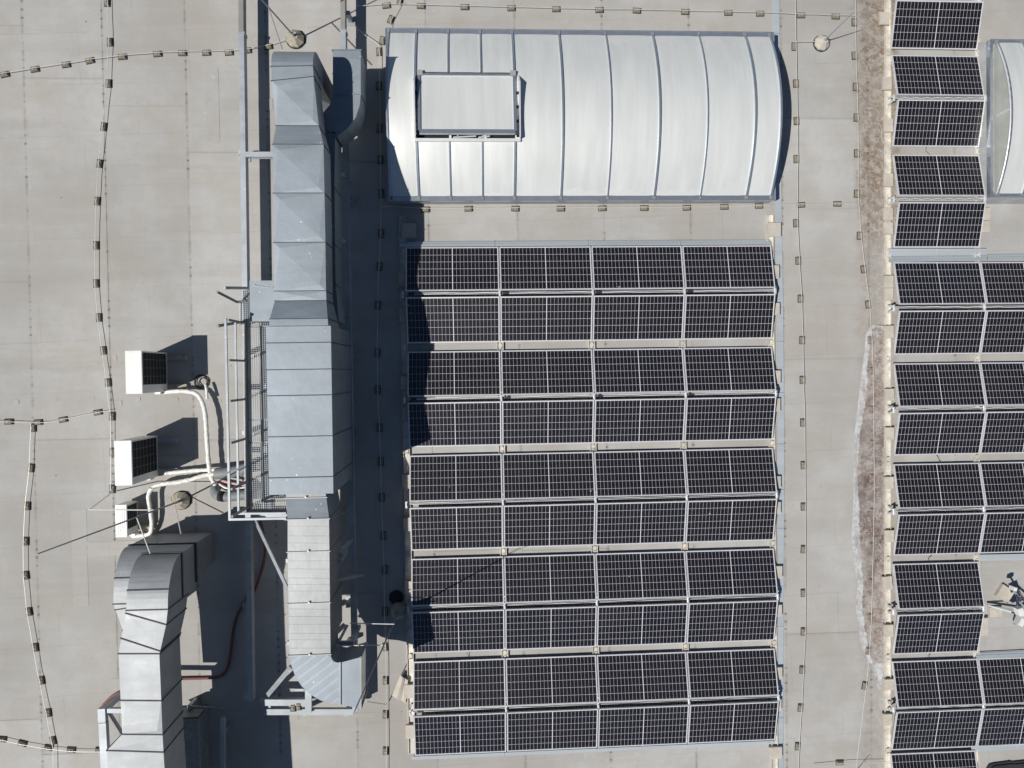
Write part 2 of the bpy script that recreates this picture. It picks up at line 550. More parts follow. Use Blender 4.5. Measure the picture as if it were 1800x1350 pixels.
M_OLDST = galv('weathered_steel', (0.27, 0.27, 0.255), 0.2, 0.2, 0.6, 0.18)
M_JOINT = simple('joint_sealant', (0.07, 0.075, 0.085), 0.7, 0, 0.2)
M_FRAME = simple('skylight_frame', (0.50, 0.545, 0.60), 0.30, 0.75, 0.06)
M_CURB = simple('curb_membrane', (0.33, 0.335, 0.34), 0.85, 0, 0.12, 3)
M_WHITE = simple('white_enamel', (0.74, 0.74, 0.715), 0.45, 0, 0.05, 2.5)
M_GREY = simple('grey_enamel', (0.30, 0.305, 0.31), 0.5, 0, 0.05)
M_DARK = simple('dark_interior', (0.012, 0.011, 0.010), 0.8, 0, 0.3)
M_LAG = simple('white_lagging_tape', (0.80, 0.785, 0.73), 0.6, 0, 0.18, 14, 0.8)
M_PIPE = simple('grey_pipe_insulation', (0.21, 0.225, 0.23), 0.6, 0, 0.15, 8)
M_RED = simple('red_corrugated_conduit', (0.16, 0.045, 0.05), 0.55, 0, 0.2)
M_GLASS = simple('gable_pane_film', (0.43, 0.44, 0.40), 0.2, 0, 0.08, 2)
M_SHADE = simple('painted_shade', (0.022, 0.023, 0.027), 0.75, 0, 0.25, 3, 0.4)  # near-black for the sheet that replaces a shadow

# ------------------------------------------------------------------ roof
rb = MB().box(-180, 180, -180, 180, -0.4, 0.0).build('roof', M_ROOF)
tag(rb, 'flat grey roof covered with lapped sheets of pale membrane', None, None, 'structure')
xs = [at(p, 600).x for p in (55, 193, 338)] + [at(p, 20).x for p in (466, 604, 747, 904, 1057, 1210, 1372, 1524, 1676)]
while xs[0] > -30: xs.insert(0, xs[0] - 1.9)
while xs[-1] < 30: xs.append(xs[-1] + 1.98)
for i in range(len(xs) - 1):
    y = -25.5 + random.uniform(0, 3)
    ys = [y]
    while y < 24:
        y += random.uniform(5.5, 12)
        ys.append(min(y, 25.5))
    if i > 0 and abs(xs[i] - at(193, 600).x) < 0.01:
        ys = [v for v in ys if abs(v - at(260, 186).y) > 1.2] + [at(260, 186).y]
        ys.sort()
    for j in range(len(ys) - 1):
        zt = 0.004 + 0.004 * (i % 2) + 0.0015 * (j % 2)
        MB().box(xs[i] + 0.002, xs[i + 1] - 0.002, ys[j] + 0.002, ys[j + 1] - 0.002, 0.0008, zt).build('membrane_sheet', M_ROOF, rb)


def rounded_rect(x0, x1, y0, y1, r, n=4):
    p = []
    for cx, cy, a in ((x1 - r, y0 + r, -90), (x1 - r, y1 - r, 0), (x0 + r, y1 - r, 90), (x0 + r, y0 + r, 180)):
        for k in range(n + 1):
            t = math.radians(a + 90 * k / n)
            p.append((cx + r * math.cos(t), cy + r * math.sin(t)))
    return p


def patch(x0, y0, x1, y1, r=0.05, z=0.0115):
    a, b = at(x0, y1), at(x1, y0)
    MB().prism(rounded_rect(a.x, b.x, a.y, b.y, r), 0.001, z).build('membrane_patch', M_ROOF, rb)


patch(366, 118, 384, 252, 0.08, 0.0145)
patch(384.5, 174, 480, 193, 0.05, 0.0125)
patch(129, 894, 152, 1066, 0.03)
patch(153, 950, 240, 977, 0.03, 0.0125)
patch(591, 1252, 660, 1263, 0.03)
patch(505, 1254, 524, 1267, 0.03)
patch(1373, 404, 1390, 440, 0.02)
patch(340, 1190, 352, 1216, 0.02)
patch(190, 1192, 213, 1214, 0.02)
# pale repaired spots on the old sheet
for (x, y, w, h) in ((29, 707, 9, 8), (97, 703, 9, 7), (162, 701, 10, 7), (211, 709, 7, 10), (202, 630, 7, 9), (242, 701, 10, 7), (296, 877, 11, 7), (309, 702, 10, 6), (384, 705, 10, 7)):
    patch(x - w / 2, y - h / 2, x + w / 2, y + h / 2, 0.02, 0.013)

# dried puddle
left = [(1545, 572), (1534, 571), (1527, 577), (1520, 590), (1519, 615), (1516, 640), (1513, 670), (1509, 700), (1506, 725), (1502, 760), (1502, 800), (1500, 835), (1500, 865), (1498, 895), (1497, 930), (1499, 965),
        (1502, 1000), (1507, 1025), (1505, 1050), (1504, 1075), (1507, 1100), (1510, 1120), (1516, 1145), (1525, 1160), (1534, 1171), (1538, 1190), (1541, 1204), (1544, 1211)]


def right_x(y):
    for (ya, xa), (yb_, xb) in zip(((560, 1564), (1146, 1564), (1160, 1558), (1172, 1553), (1190, 1550), (1204, 1548)), ((1146, 1564), (1160, 1558), (1172, 1553), (1190, 1550), (1204, 1548), (1220, 1545))):
        if y <= yb_: return xa + (xb - xa) * (y - ya) / (yb_ - ya)
    return 1546


nL = len(left)
vs, fs, rim = [], [], []
for (px, py) in left:
    p = at(px + random.uniform(-.8, .8), py)
    q = at(right_x(py), py)
    tail = py > 1165
    w0 = 1.0 if tail else (0.75 if py > 1140 else 0.0)
    wr_ = 0.75 + 0.35 * math.sin(py * 0.021) * math.cos(py * 0.0077)
    for t, rv in ((0.0, 1.0), (0.10 * wr_, 1.0), (0.22 * wr_, 0.55), (0.34 * wr_, 0.1), (0.8, 0.0), (1.0, w0)):
        if tail: rv = 1.0
        if py < 592: rv = max(rv, 0.5)
        vs.append((p.x + (q.x - p.x) * t, p.y + (q.y - p.y) * t, 0.0155))
        rim.append(rv)
for i in range(nL - 1):
    for k in range(5):
        a = i * 6 + k
        fs.append((a, a + 6, a + 7, a + 1))
pud = MB().add(vs, fs).build('dried_puddle', M_PUD)
ca = pud.data.attributes.new('rim', 'FLOAT', 'POINT')
for i, v in enumerate(rim): ca.data[i].value = v
tag(pud, 'long brown dried puddle with a chalky white rim beside the right array', None, None, 'structure')

# ------------------------------------------------------------------ solar panels
PW, PD, TILT, H0 = 2.108, 1.045, 0.2151, 0.12
AX0, AY0, GR, GV, PITCH = -1.5043, 2.8571, 0.1413, 0.1926, 2.128
ST, CT = math.sin(TILT), math.cos(TILT)
ZR = H0 + PD * ST


def make_panel():
    root = thing('solar_panel', 'solar panel', 'solar panel')
    f = MB()
    w, d, l, t = PW / 2, PD / 2, 0.017, 0.038
    f.box(-w, w, -d, -d + l, -t, 0); f.box(-w, w, d - l, d, -t, 0)
    f.box(-w, -w + l, -d + l, d - l, -t, -0.0004); f.box(w - l, w, -d + l, d - l, -t, -0.0004)
    f.build('frame', M_ALU, root)
    MB().box(-w + l, w - l, -d + l, d - l, -0.009, -0.0035).build('backsheet', M_BACK, root)
    c = MB()
    mx, my, mid = 0.026, 0.026, 0.0065
    cw = (w - mx - mid) / 12
    ch = (PD - 2 * my) / 6
    for s in (-1, 1):
        for i in range(12):
            x = s * mid + s * (i + 0.5) * cw
            for j in range(6):
                y = -d + my + (j + 0.5) * ch
                a, b = cw / 2 - 0.0023, ch / 2 - 0.0028
                c.add([(x - a, y - b, -0.0024), (x + a, y - b, -0.0024), (x + a, y + b, -0.0024), (x - a, y + b, -0.0024)], [(0, 1, 2, 3)])
    tag(c.build('solar_cells', M_CELL, root), kind='stuff')
    jb = MB().box(-0.06, 0.06, d - 0.16, d - 0.08, -0.034, -0.0095)
    jb.build('junction_box', M_RUB, root)
    return root


PROTO = make_panel()
_first = [True]


def place_panel(c, ax, az, label, group):
    if _first[0]:
        o = PROTO
        _first[0] = False
    else:
        o = copy_tree(PROTO)
    o.location = c
    o.rotation_euler = (ax + random.uniform(-.002, .002), 0, az)
    o['label'] = label
    o['group'] = group
    return o


PER = 2 * PD * CT + GR + GV


def row_y(i):
    k, s = divmod(i, 2)
    top = AY0 - (k * PER + s * (PD * CT + GR))
    return top, top - PD * CT


for i in range(10):
    ya, yb = row_y(i)
    for c in range(4):
        loc = (AX0 + PITCH * (c + 0.5), (ya + yb) / 2, H0 + PD / 2 * ST)
        pos = ('leftmost', 'second from left', 'third from left', 'rightmost')[c]
        rw = 'top row' if i == 0 else ('bottom row' if i == 9 else ORD[i] + ' row from top')
        place_panel(loc, -TILT if i % 2 == 0 else TILT, 0.0, 'solar panel of the middle array, %s, %s' % (rw, pos), 'solar panels of the middle array')

# right array, rows as they stand (low or ridge edge first)
RROWS = [  # (ridge_edge_is_top, top-left, top-right, bottom-left, bottom-right, two columns)
    (1, (1566.2, 3.5), (1718, 5.3), (1564.4, 82.7), (1715.5, 83.2), 0),
    (0, (1565.3, 98.7), (1717.3, 99.6), (1573.3, 166.2), (1727, 165.3), 0),
    (1, (1573.3, 176.4), (1729.8, 176.4), (1568.9, 256.9), (1725, 256.9), 0),
    (0, (1569.8, 272.9), (1724.4, 272), (1576.9, 344.9), (1734, 343), 0),
    (1, (1576.9, 356.4), (1736, 355.2), (1570.7, 435.5), (1729.8, 434), 0),
    (0, (1571.5, 462.2), (1729.8, 459.5), (1578, 536), (1738.5, 533.3), 1),
    (1, (1578.4, 547.5), (1738.7, 545), (1572.4, 623), (1731.5, 621.7), 1),
    (0, (1572, 640), (1730.7, 637), (1577.6, 714.7), (1738.7, 713), 1),
    (1, (1577.6, 726.6), (1738.7, 724.8), (1571.8, 800), (1731.5, 797.7), 1),
    (0, (1571, 816), (1729, 814.6), (1577, 892.4), (1737, 891.5), 1),
    (1, (1577, 904.4), (1736, 902.6), (1571, 975.5), (1728, 973.8), 1),
    (0, (1571, 991.5), (1726, 989.4), (1577, 1069.8), (1733, 1067), 0),
    (1, (1576, 1081), (1731.5, 1079), (1570.7, 1148), (1723.5, 1146.4), 0),
    (0, (1570, 1164), (1721.8, 1161), (1574, 1243), (1725, 1238), 1),
    (1, (1574, 1255), (1724, 1249.5), (1565.3, 1316), (1712, 1311), 1),
    (0, (1563.5, 1330.4), (1710, 1324.8), (1568, 1404), (1716, 1398), 0)]
RC = []
for i, (rt, tl, tr, bl, br, two) in enumerate(RROWS):
    zt, zb = (ZR, H0) if rt else (H0, ZR)
    P = [at(tl[0], tl[1], zt), at(tr[0], tr[1], zt), at(bl[0], bl[1], zb), at(br[0], br[1], zb)]
    RC.append(((P[0] + P[1] + P[2] + P[3]) / 4, (P[1] - P[0]).length, ((P[0] + P[1]) / 2 - (P[2] + P[3]) / 2).length,
               math.atan2((P[1] - P[0]).y + (P[3] - P[2]).y, (P[1] - P[0]).x + (P[3] - P[2]).x)))
print('right array', [tuple(round(v, 3) for v in (c.x, c.y, w, d, a)) for c, w, d, a in RC])
n_ = len(RC)
RA = sum(r[3] for r in RC[:14]) / 14
# straight line through the row centres
my_ = sum(r[0].y for r in RC) / n_
mx_ = sum(r[0].x for r in RC) / n_
sl_ = sum((r[0].y - my_) * (r[0].x - mx_) for r in RC) / sum((r[0].y - my_) ** 2 for r in RC)


def rx(y): return mx_ + sl_ * (y - my_)


RAX = Vector((math.cos(RA), math.sin(RA), 0))
for i, (rt, tl, tr, bl, br, two) in enumerate(RROWS):
    c = RC[i][0].copy()
    c.x = rx(c.y) * 0.6 + c.x * 0.4
    c.z = H0 + PD / 2 * ST
    rw = 'top row' if i == 0 else ('bottom row' if i == n_ - 1 else (ORD[i] + ' row from top'))
    if two:
        place_panel(c, TILT if rt else -TILT, RA, 'solar panel of the right array, %s, left of the two there' % rw, 'solar panels of the right array')
        place_panel(c + RAX * PITCH, TILT if rt else -TILT, RA, 'solar panel of the right array, %s, cut by the right picture edge' % rw, 'solar panels of the right array')
    else:
        place_panel(c, TILT if rt else -TILT, RA, 'lone solar panel of the right array, %s, no neighbour beside it' % rw, 'solar panels of the right array')


# ---- mounting rails: a channel with ridge posts and low feet
def rail(name, label, group, xf, y0, y1, ridges, lows, width=0.15):
    """xf(y) gives the x of the rail axis"""
    r = thing(name, label, 'mounting rail', (xf((y0 + y1) / 2), (y0 + y1) / 2, 0), group)
    m = MB()
    a, b = Vector((xf(y0), y0, 0)), Vector((xf(y1), y1, 0))
    m.beam(a + Vector((0, 0, 0.026)), b + Vector((0, 0, 0.026)), width, 0.012)
    m.build('base_channel', M_RAIL, r)
    for s in (-1, 1):
        o = Vector((s * (width / 2 - 0.006), 0, 0.054))
        MB().beam(a + o, b + o, 0.012, 0.044).build('flange', M_RAIL, r)
    for y in ridges:
        x = xf(y)
        p = MB()
        p.beam((x, y - 0.085, 0.05), (x, y - 0.045, ZR - 0.05), 0.045, 0.012, (1, 0, 0))
        p.beam((x, y + 0.085, 0.05), (x, y + 0.045, ZR - 0.05), 0.045, 0.012, (1, 0, 0))
        p.obox((x, y), 0.05, 0.13, ZR - 0.052, ZR - 0.036)
        p.obox((x, y), 0.035, 0.155, ZR - 0.036, ZR - 0.018)
        p.build('ridge_support', M_ALU, r)
        MB().obox((x, y), 0.026, 0.05, ZR - 0.018, ZR + 0.004).build('panel_clamp', M_ALU, r)
    for y in lows:
        x = xf(y)
        MB().obox((x, y), width * 0.55, 0.10, 0.0325, 0.058).obox((x, y + 0.055), 0.05, 0.03, 0.062, H0 - 0.036).obox((x, y - 0.055), 0.05, 0.03, 0.062, H0 - 0.036).build('low_foot', M_RAIL, r)
    return r


RIDGE_Y = [(row_y(i)[1] + row_y(i + 1)[0]) / 2 for i in range(0, 10, 2)]
LOW_Y = [(row_y(i)[1] + row_y(i + 1)[0]) / 2 for i in range(1, 9, 2)]
ytop, ybot = row_y(0)[0] + 0.17, row_y(9)[1] - 0.16
for c in range(5):
    nm = ('leftmost', 'second from the left', 'middle', 'fourth from the left', 'rightmost')[c]
    y1 = ytop + (0.55 if c in (0, 4) else -0.19)
    y0 = ybot - (0.85 if c == 4 else -0.17)
    dx = (-0.06, 0, 0, 0, 0.0)[c]
    rail('mounting_rail', 'beige aluminium mounting rail under the middle array, %s of five' % nm, 'mounting rails of the middle array',
         lambda y, c=c, dx=dx: AX0 + PITCH * c + dx, y0, y1, RIDGE_Y, LOW_Y)
RRY = [(RC[i][0].y + RC[i + 1][0].y) / 2 for i in range(n_ - 1)]
rr = [RRY[i] for i in (1, 3, 5, 7, 9, 11, 13)]
rl = [RRY[i] for i in (0, 2, 6, 8, 10, 12, 14)]
offs = (-PITCH / 2 - 0.075, PITCH / 2, PITCH * 1.5)
for k in range(3):
    a, b = RC[0][0].y + 0.75, RC[-1][0].y - 0.6
    rail('mounting_rail', 'beige aluminium mounting rail under the %s of the right array' % ('left edge', 'joint between the two columns', 'outer edge')[k], 'mounting rails of the right array',
         lambda y, o=offs[k]: rx(y) + o, b, a, rr, rl, 0.15 if k == 0 else 0.13)


# ---- bars, cables and plugs in the open ridges
def ridge_bar(label, group, p0, p1, plugs):
    t = thing('ridge_cable_bar', label, 'cable tray', ((p0 + p1) / 2).to_tuple(), group)
    u = (p1 - p0).normalized()
    n = Vector((-u.y, u.x, 0))
    m = MB()
    zz = Vector((0, 0, ZR - 0.085))
    m.beam(p0 + zz + n * 0.018, p1 + zz + n * 0.018, 0.045, 0.02)
    m.beam(p0 + zz + n * 0.038 + Vector((0, 0, .018)), p1 + zz + n * 0.038 + Vector((0, 0, .018)), 0.005, 0.022)
    m.build('tray', M_ALU, t)
    L = (p1 - p0).length
    q = []
    for i in range(40):
        s = i / 39
        q.append(p0 + u * (L * s) + n * (0.016 + 0.007 * math.sin(i * 1.3) + random.uniform(-.003, .003)) + Vector((0, 0, ZR - 0.066)))
    MB().tube(q, 0.006, 5).build('cable', M_CAB, t)
    for s in plugs:
        p = p0 + u * s + n * 0.016 + Vector((0, 0, ZR - 0.06))
        MB().beam(p, p + u * 0.13, 0.045, 0.028).build('connector_plug', M_CAB, t)
    return t


for k, y in enumerate(RIDGE_Y):
    plugs = [PITCH * c + 0.07 for c in range(4)] if k < 2 else ([0.1] if k == 4 else [])
    if k == 0: plugs[0] = 0.06
    ridge_bar('thin cable tray in the open ridge gap of the middle array, %s from the top' % ORD[k], 'cable trays in the ridge gaps',
              Vector((AX0, y, 0)), Vector((AX0 + 4 * PITCH, y, 0)), plugs)
for k, i in enumerate((1, 3, 5, 7, 9, 11, 13)):
    y = RRY[i]
    two = RROWS[i][5]
    p0 = Vector((rx(y) - PITCH / 2, y, 0))
    ridge_bar('thin cable tray in the open ridge gap of the right array, %s from the top' % ORD[k], 'cable trays in the ridge gaps',
              p0, p0 + RAX * PITCH * (2 if two else 1), [])

# loose cables crossing the valley gaps
LOOSE = [((848, 103), (830, 85), (815, 85)), ((1628, 258), (1627, 264), (1635, 272)), ((1646, 800), (1650, 806), (1654, 813)), ((1639, 975), (1633, 980), (1632, 990)), ((1636, 1147), (1633, 1152), (1634, 1160)),
         ((820, 1147), (824, 1153), (825, 1160)), ((1352, 1122), (1356, 1128), (1358, 1134)), ((1620, 1316), (1622, 1320), (1624, 1326))]
for k, pts in enumerate(LOOSE[1:]):
    q = [at(x, y, 0.03 + 0.05 * abs(i - 1)) for i, (x, y) in enumerate(pts)]
    o = MB().tube([q[0], (q[0] + q[1]) / 2 + Vector((.01, 0, 0)), q[1], (q[1] + q[2]) / 2 + Vector((-.01, 0, 0)), q[2]], 0.006, 5).build('loose_cable', M_CAB)
    tag(o, 'short black cable loop in a gap, %s' % (
        'third gap of the right array', 'fourth double row of the right array', 'just above the lone pair of the right array', 'just below the lone pair of the right array', 'eighth row of the middle array, left end',
        'eighth row of the middle array, right end', 'lowest gap of the right array')[k], 'cable', 'loose cables in the gaps')


# ---- wind deflectors
def deflector(label, a_hi, b_hi, a_lo, b_lo, group='wind deflectors of the arrays'):
    """sheet from the panel edge (hi) sloping down and outwards (lo)"""
    t = thing('wind_deflector', label, 'wind deflector', ((a_hi + b_hi) / 2 * 1).to_tuple(), group)
    th = Vector((0, 0, 0.003))
    m = MB()
    A, B, C, D = a_lo, b_lo, b_hi, a_hi
    steps = [(0.0, 0.0), (0.10, 0.0), (0.16, 0.012), (0.42, 0.004), (0.5, 0.014), (0.86, 0.004), (1.0, 0.0)]
    vs = []
    for s, dz in steps:
        p = A.lerp(D, s) + Vector((0, 0, dz)); q = B.lerp(C, s) + Vector((0, 0, dz))
        vs += [p, q]
    fs = [(2 * i, 2 * i + 1, 2 * i + 3, 2 * i + 2) for i in range(len(steps) - 1)]
    nv = len(vs)
    vs += [Vector(v) - th for v in vs]
    fs += [tuple(nv + j for j in reversed(f)) for f in fs]
    fs += [(0, nv, nv + 1, 1), (nv - 2, nv - 1, 2 * nv - 1, 2 * nv - 2)]
    m.add(vs, fs)
    m.build('sheet', M_DEFL, t)
    n = max(2, int((b_hi - a_hi).length / 2))
    for k in range(1, n):
        s = k / n
        p = A.lerp(B, s); q = D.lerp(C, s)
        MB().beam(p + Vector((0, 0, .012)), q + Vector((0, 0, .012)), 0.012, 0.012).build('lap_joint', M_DEFL, t)
    for s in (0.02, 0.25, 0.5, 0.75, 0.98):
        c = A.lerp(B, s).lerp(D.lerp(C, s), 0.62) + Vector((0, 0, .012))
        MB().frustum((c.x, c.y), 0.008, 0.006, c.z - 0.002, c.z + 0.004, 6).build('rivet', M_GREY, t)
    return t


yt, yb = row_y(0)[0], row_y(9)[1]
xL, xR = AX0 - 0.13, AX0 + 4 * PITCH - 0.01
deflector('long bluish metal wind deflector along the top edge of the middle array', Vector((xL, yt + 0.012, H0 + .004)), Vector((xR, yt + 0.012, H0 + .004)), Vector((xL, yt + 0.15, 0.035)), Vector((xR, yt + 0.15, 0.035)))
deflector('long pale metal wind deflector along the bottom edge of the middle array', Vector((xL + .06, yb - 0.012, H0 + .004)), Vector((xR, yb - 0.012, H0 + .004)), Vector((xL + .06, yb - 0.14, 0.035)), Vector((xR, yb - 0.14, 0.035)))


def rdef(label, pa, pb, hi_top):
    """two pixel corners of the strip: (x0,y_top,y_bot),(x1,y_top,y_bot)"""
    (x0, t0, b0), (x1, t1, b1) = pa, pb
    if hi_top:
        deflector(label, at(x0, t0, H0 + .004), at(x1, t1, H0 + .004), at(x0, b0, 0.035), at(x1, b1, 0.035))
    else:
        deflector(label, at(x0, b0, H0 + .004), at(x1, b1, H0 + .004), at(x0, t0, 0.035), at(x1, t1, 0.035))


rdef('metal wind deflector below the lone upper panels of the right array', (1562, 437, 450), (1735, 437, 447), True)
rdef('metal wind deflector above the first double row of the right array', (1562, 451, 461), (1735, 449, 458), False)
rdef('metal wind deflector at the right picture edge below the small skylight', (1736, 447, 458), (1890, 444, 455), False)
rdef('metal wind deflector at the right picture edge above the floodlight stand', (1722, 975, 986), (1880, 972, 983), True)
rdef('metal wind deflector at the right picture edge below the floodlight stand', (1716, 1146, 1158), (1870, 1139, 1152), False)
rdef('metal wind deflector at the right picture edge above the black shade sheet', (1707, 1312, 1322), (1870, 1303, 1313), True)

# ---- flat cover strip along the right side of the middle array
cv = thing('cable_duct_cover', 'long flat metal cable duct cover running beside the middle array and skylight', 'cable duct', at(1368, 600).to_tuple())
ypx = [-60, 60, 140, 230, 320, 396, 470, 540, 600, 690, 780, 860, 928, 1010, 1100, 1180, 1260, 1330, 1420]
for i in range(len(ypx) - 1):
    y0, y1 = ypx[i], ypx[i + 1]
    x0 = lambda y: 1357 + (y + 60) / 1480 * 8 + 5 * math.exp(-((y - 700) / 420) ** 2)
    a0, a1 = at(x0(y0), y0 + .3), at(x0(y0) + 12, y0 + .3)
    b0, b1 = at(x0(y1), y1 - .3), at(x0(y1) + 12, y1 - .3)
    z = 0.03 + 0.002 * (i % 2)
    MB().hexa([(b0.x, b0.y, 0.014), (b1.x, b1.y, 0.014), (a1.x, a1.y, 0.014), (a0.x, a0.y, 0.014)],
              [(b0.x, b0.y, z), (b1.x - .012, b1.y, z), (a1.x - .012, a1.y, z), (a0.x, a0.y, z)]).build('cover_plate', M_DEFL, cv)

# ---- ballast blocks
BAL_R = [(1366, 478, 8, 24), (1367, 543, 8, 22), (1368, 663, 9, 24), (1368, 712, 8, 24), (1370, 848, 6, 22), (1370, 893, 6, 22), (1371, 1006, 9, 22), (1371, 1074, 8, 22), (1371, 1184, 9, 22), (1370, 1240, 8, 22)]
BAL_L = [(708, 491, 14, 24), (710, 554, 16, 24), (711, 673, 14, 23), (713, 727, 12, 23), (713, 847, 13, 24), (715, 922, 12, 24), (717, 1033, 12, 22), (716, 1216, 12, 24), (719, 1287, 12, 24)]
BAL_X = [(1556, 32, 18, 22), (1560, 146, 16, 23), (1562, 220, 15, 23), (1562, 316, 15, 23), (1562, 376, 16, 22), (1562, 401, 16, 22), (1563, 495, 16, 22), (1563, 517, 16, 22), (1564, 583, 17, 22), (1565, 694, 17, 22),
         (1564, 762, 16, 22), (1563, 849, 15, 22), (1564, 943, 16, 22), (1562, 1025, 18, 24), (1563, 1109, 16, 22), (1563, 1204, 14, 20), (1561, 1266, 16, 22)]
BAL_Y = [(1719, 48, 8, 22), (1730, 180, 7, 22), (1730, 230, 6, 22), (1738, 377, 6, 24), (1736, 398, 8, 22), (1733, 1102, 9, 33)]


def ballast(lst, side, group):
    for k, (x, y, w, h) in enumerate(lst):
        c = at(x, y, 0.14)
        s = 1248 / (CAM_Z - 0.11)
        ln, wd = h / s, 0.22
        if side < 0:
            cx = at(x - w / 2, y, 0.14).x + wd / 2
        else:
            cx = at(x + w / 2, y, 0.14).x - wd / 2
        o = MB()
        a = random.uniform(-.02, .02) + (0.10 if (lst is BAL_X and k == 13) else 0)
        o.obox((cx, c.y), wd, ln, 0.078, 0.135, a)
        o.obox((cx, c.y), wd - 0.008, ln - 0.008, 0.135, 0.139, a)
        ob = o.build('ballast_block', M_CONC)
        nm = {id(BAL_R): 'right edge of the middle array', id(BAL_L): 'left edge of the middle array', id(BAL_X): 'left edge of the right array', id(BAL_Y): 'right side of the lone panels'}[id(lst)]
        tag(ob, 'pale ballast slab at the %s, %s from top' % (nm, ORD[k]), 'ballast block', group)


ballast(BAL_R, 1, 'ballast slabs along the middle array')
ballast(BAL_L, -1, 'ballast slabs along the middle array')
ballast(BAL_X, -1, 'ballast slabs along the right array')
ballast(BAL_Y, 1, 'ballast slabs along the right array')
for (x0, y0, x1, y1, lab) in ((1350, 391, 1373, 416, 'pale square slab on the rail end at the top right corner of the middle array'),
                              (1352, 1313, 1375, 1335, 'pale square slab on the rail end at the bottom right corner of the middle array'),
                              (707, 392, 731, 418, 'square slab on the rail end at the shaded top left corner of the middle array')):
    a, b = at(x0, y1, .13), at(x1, y0, .13)
    tag(MB().box(a.x, b.x, a.y, b.y, 0.08, 0.126).box(a.x + .006, b.x - .006, a.y + .006, b.y - .006, 0.126, 0.131).build('ballast_block', M_CONC), lab, 'ballast block', 'square slabs on the rail ends')

# bent slab leaning by the left edge
q = [at(704, 1186, .16), at(717, 1196, .14), at(713, 1236, .05), at(689, 1222, .05)]
m = MB()
nn = 7
vs = []
for i in range(nn):
    s = i / (nn - 1)
    p = q[0].lerp(q[1], s); r = q[3].lerp(q[2], s)
    dz = 0.05 * math.sin(math.pi * min(1, s * 1.6)) if s < 0.62 else 0
    vs += [p + Vector((0, 0, dz)), r + Vector((0, 0, dz))]
fs = [(2 * i, 2 * i + 1, 2 * i + 3, 2 * i + 2) for i in range(nn - 1)]
k = len(vs)
vs += [v - Vector((0, 0, .02)) for v in vs]
fs2 = [tuple(j + k for j in reversed(f)) for f in fs]
side = []
for i in range(nn - 1):
    side += [(2 * i, 2 * i + 2, k + 2 * i + 2, k + 2 * i), (2 * i + 1, k + 2 * i + 1, k + 2 * i + 3, 2 * i + 3)]
side += [(0, k, k + 1, 1), (2 * nn - 2, 2 * nn - 1, k + 2 * nn - 1, k + 2 * nn - 2)]
tag(m.add(vs, fs + fs2 + side).build('bent_sheet', M_CONC), 'loose pale bent sheet lying askew against the lower left side of the middle array', 'loose sheet')


# ------------------------------------------------------------------ barrel skylights
def vault_z(u, spring, rise):
    """u in -1..1 across the span"""
    return spring + rise * (1 - u * u)


def arc_pts(n=18):
    return [-1 + 2 * i / n for i in range(n + 1)]


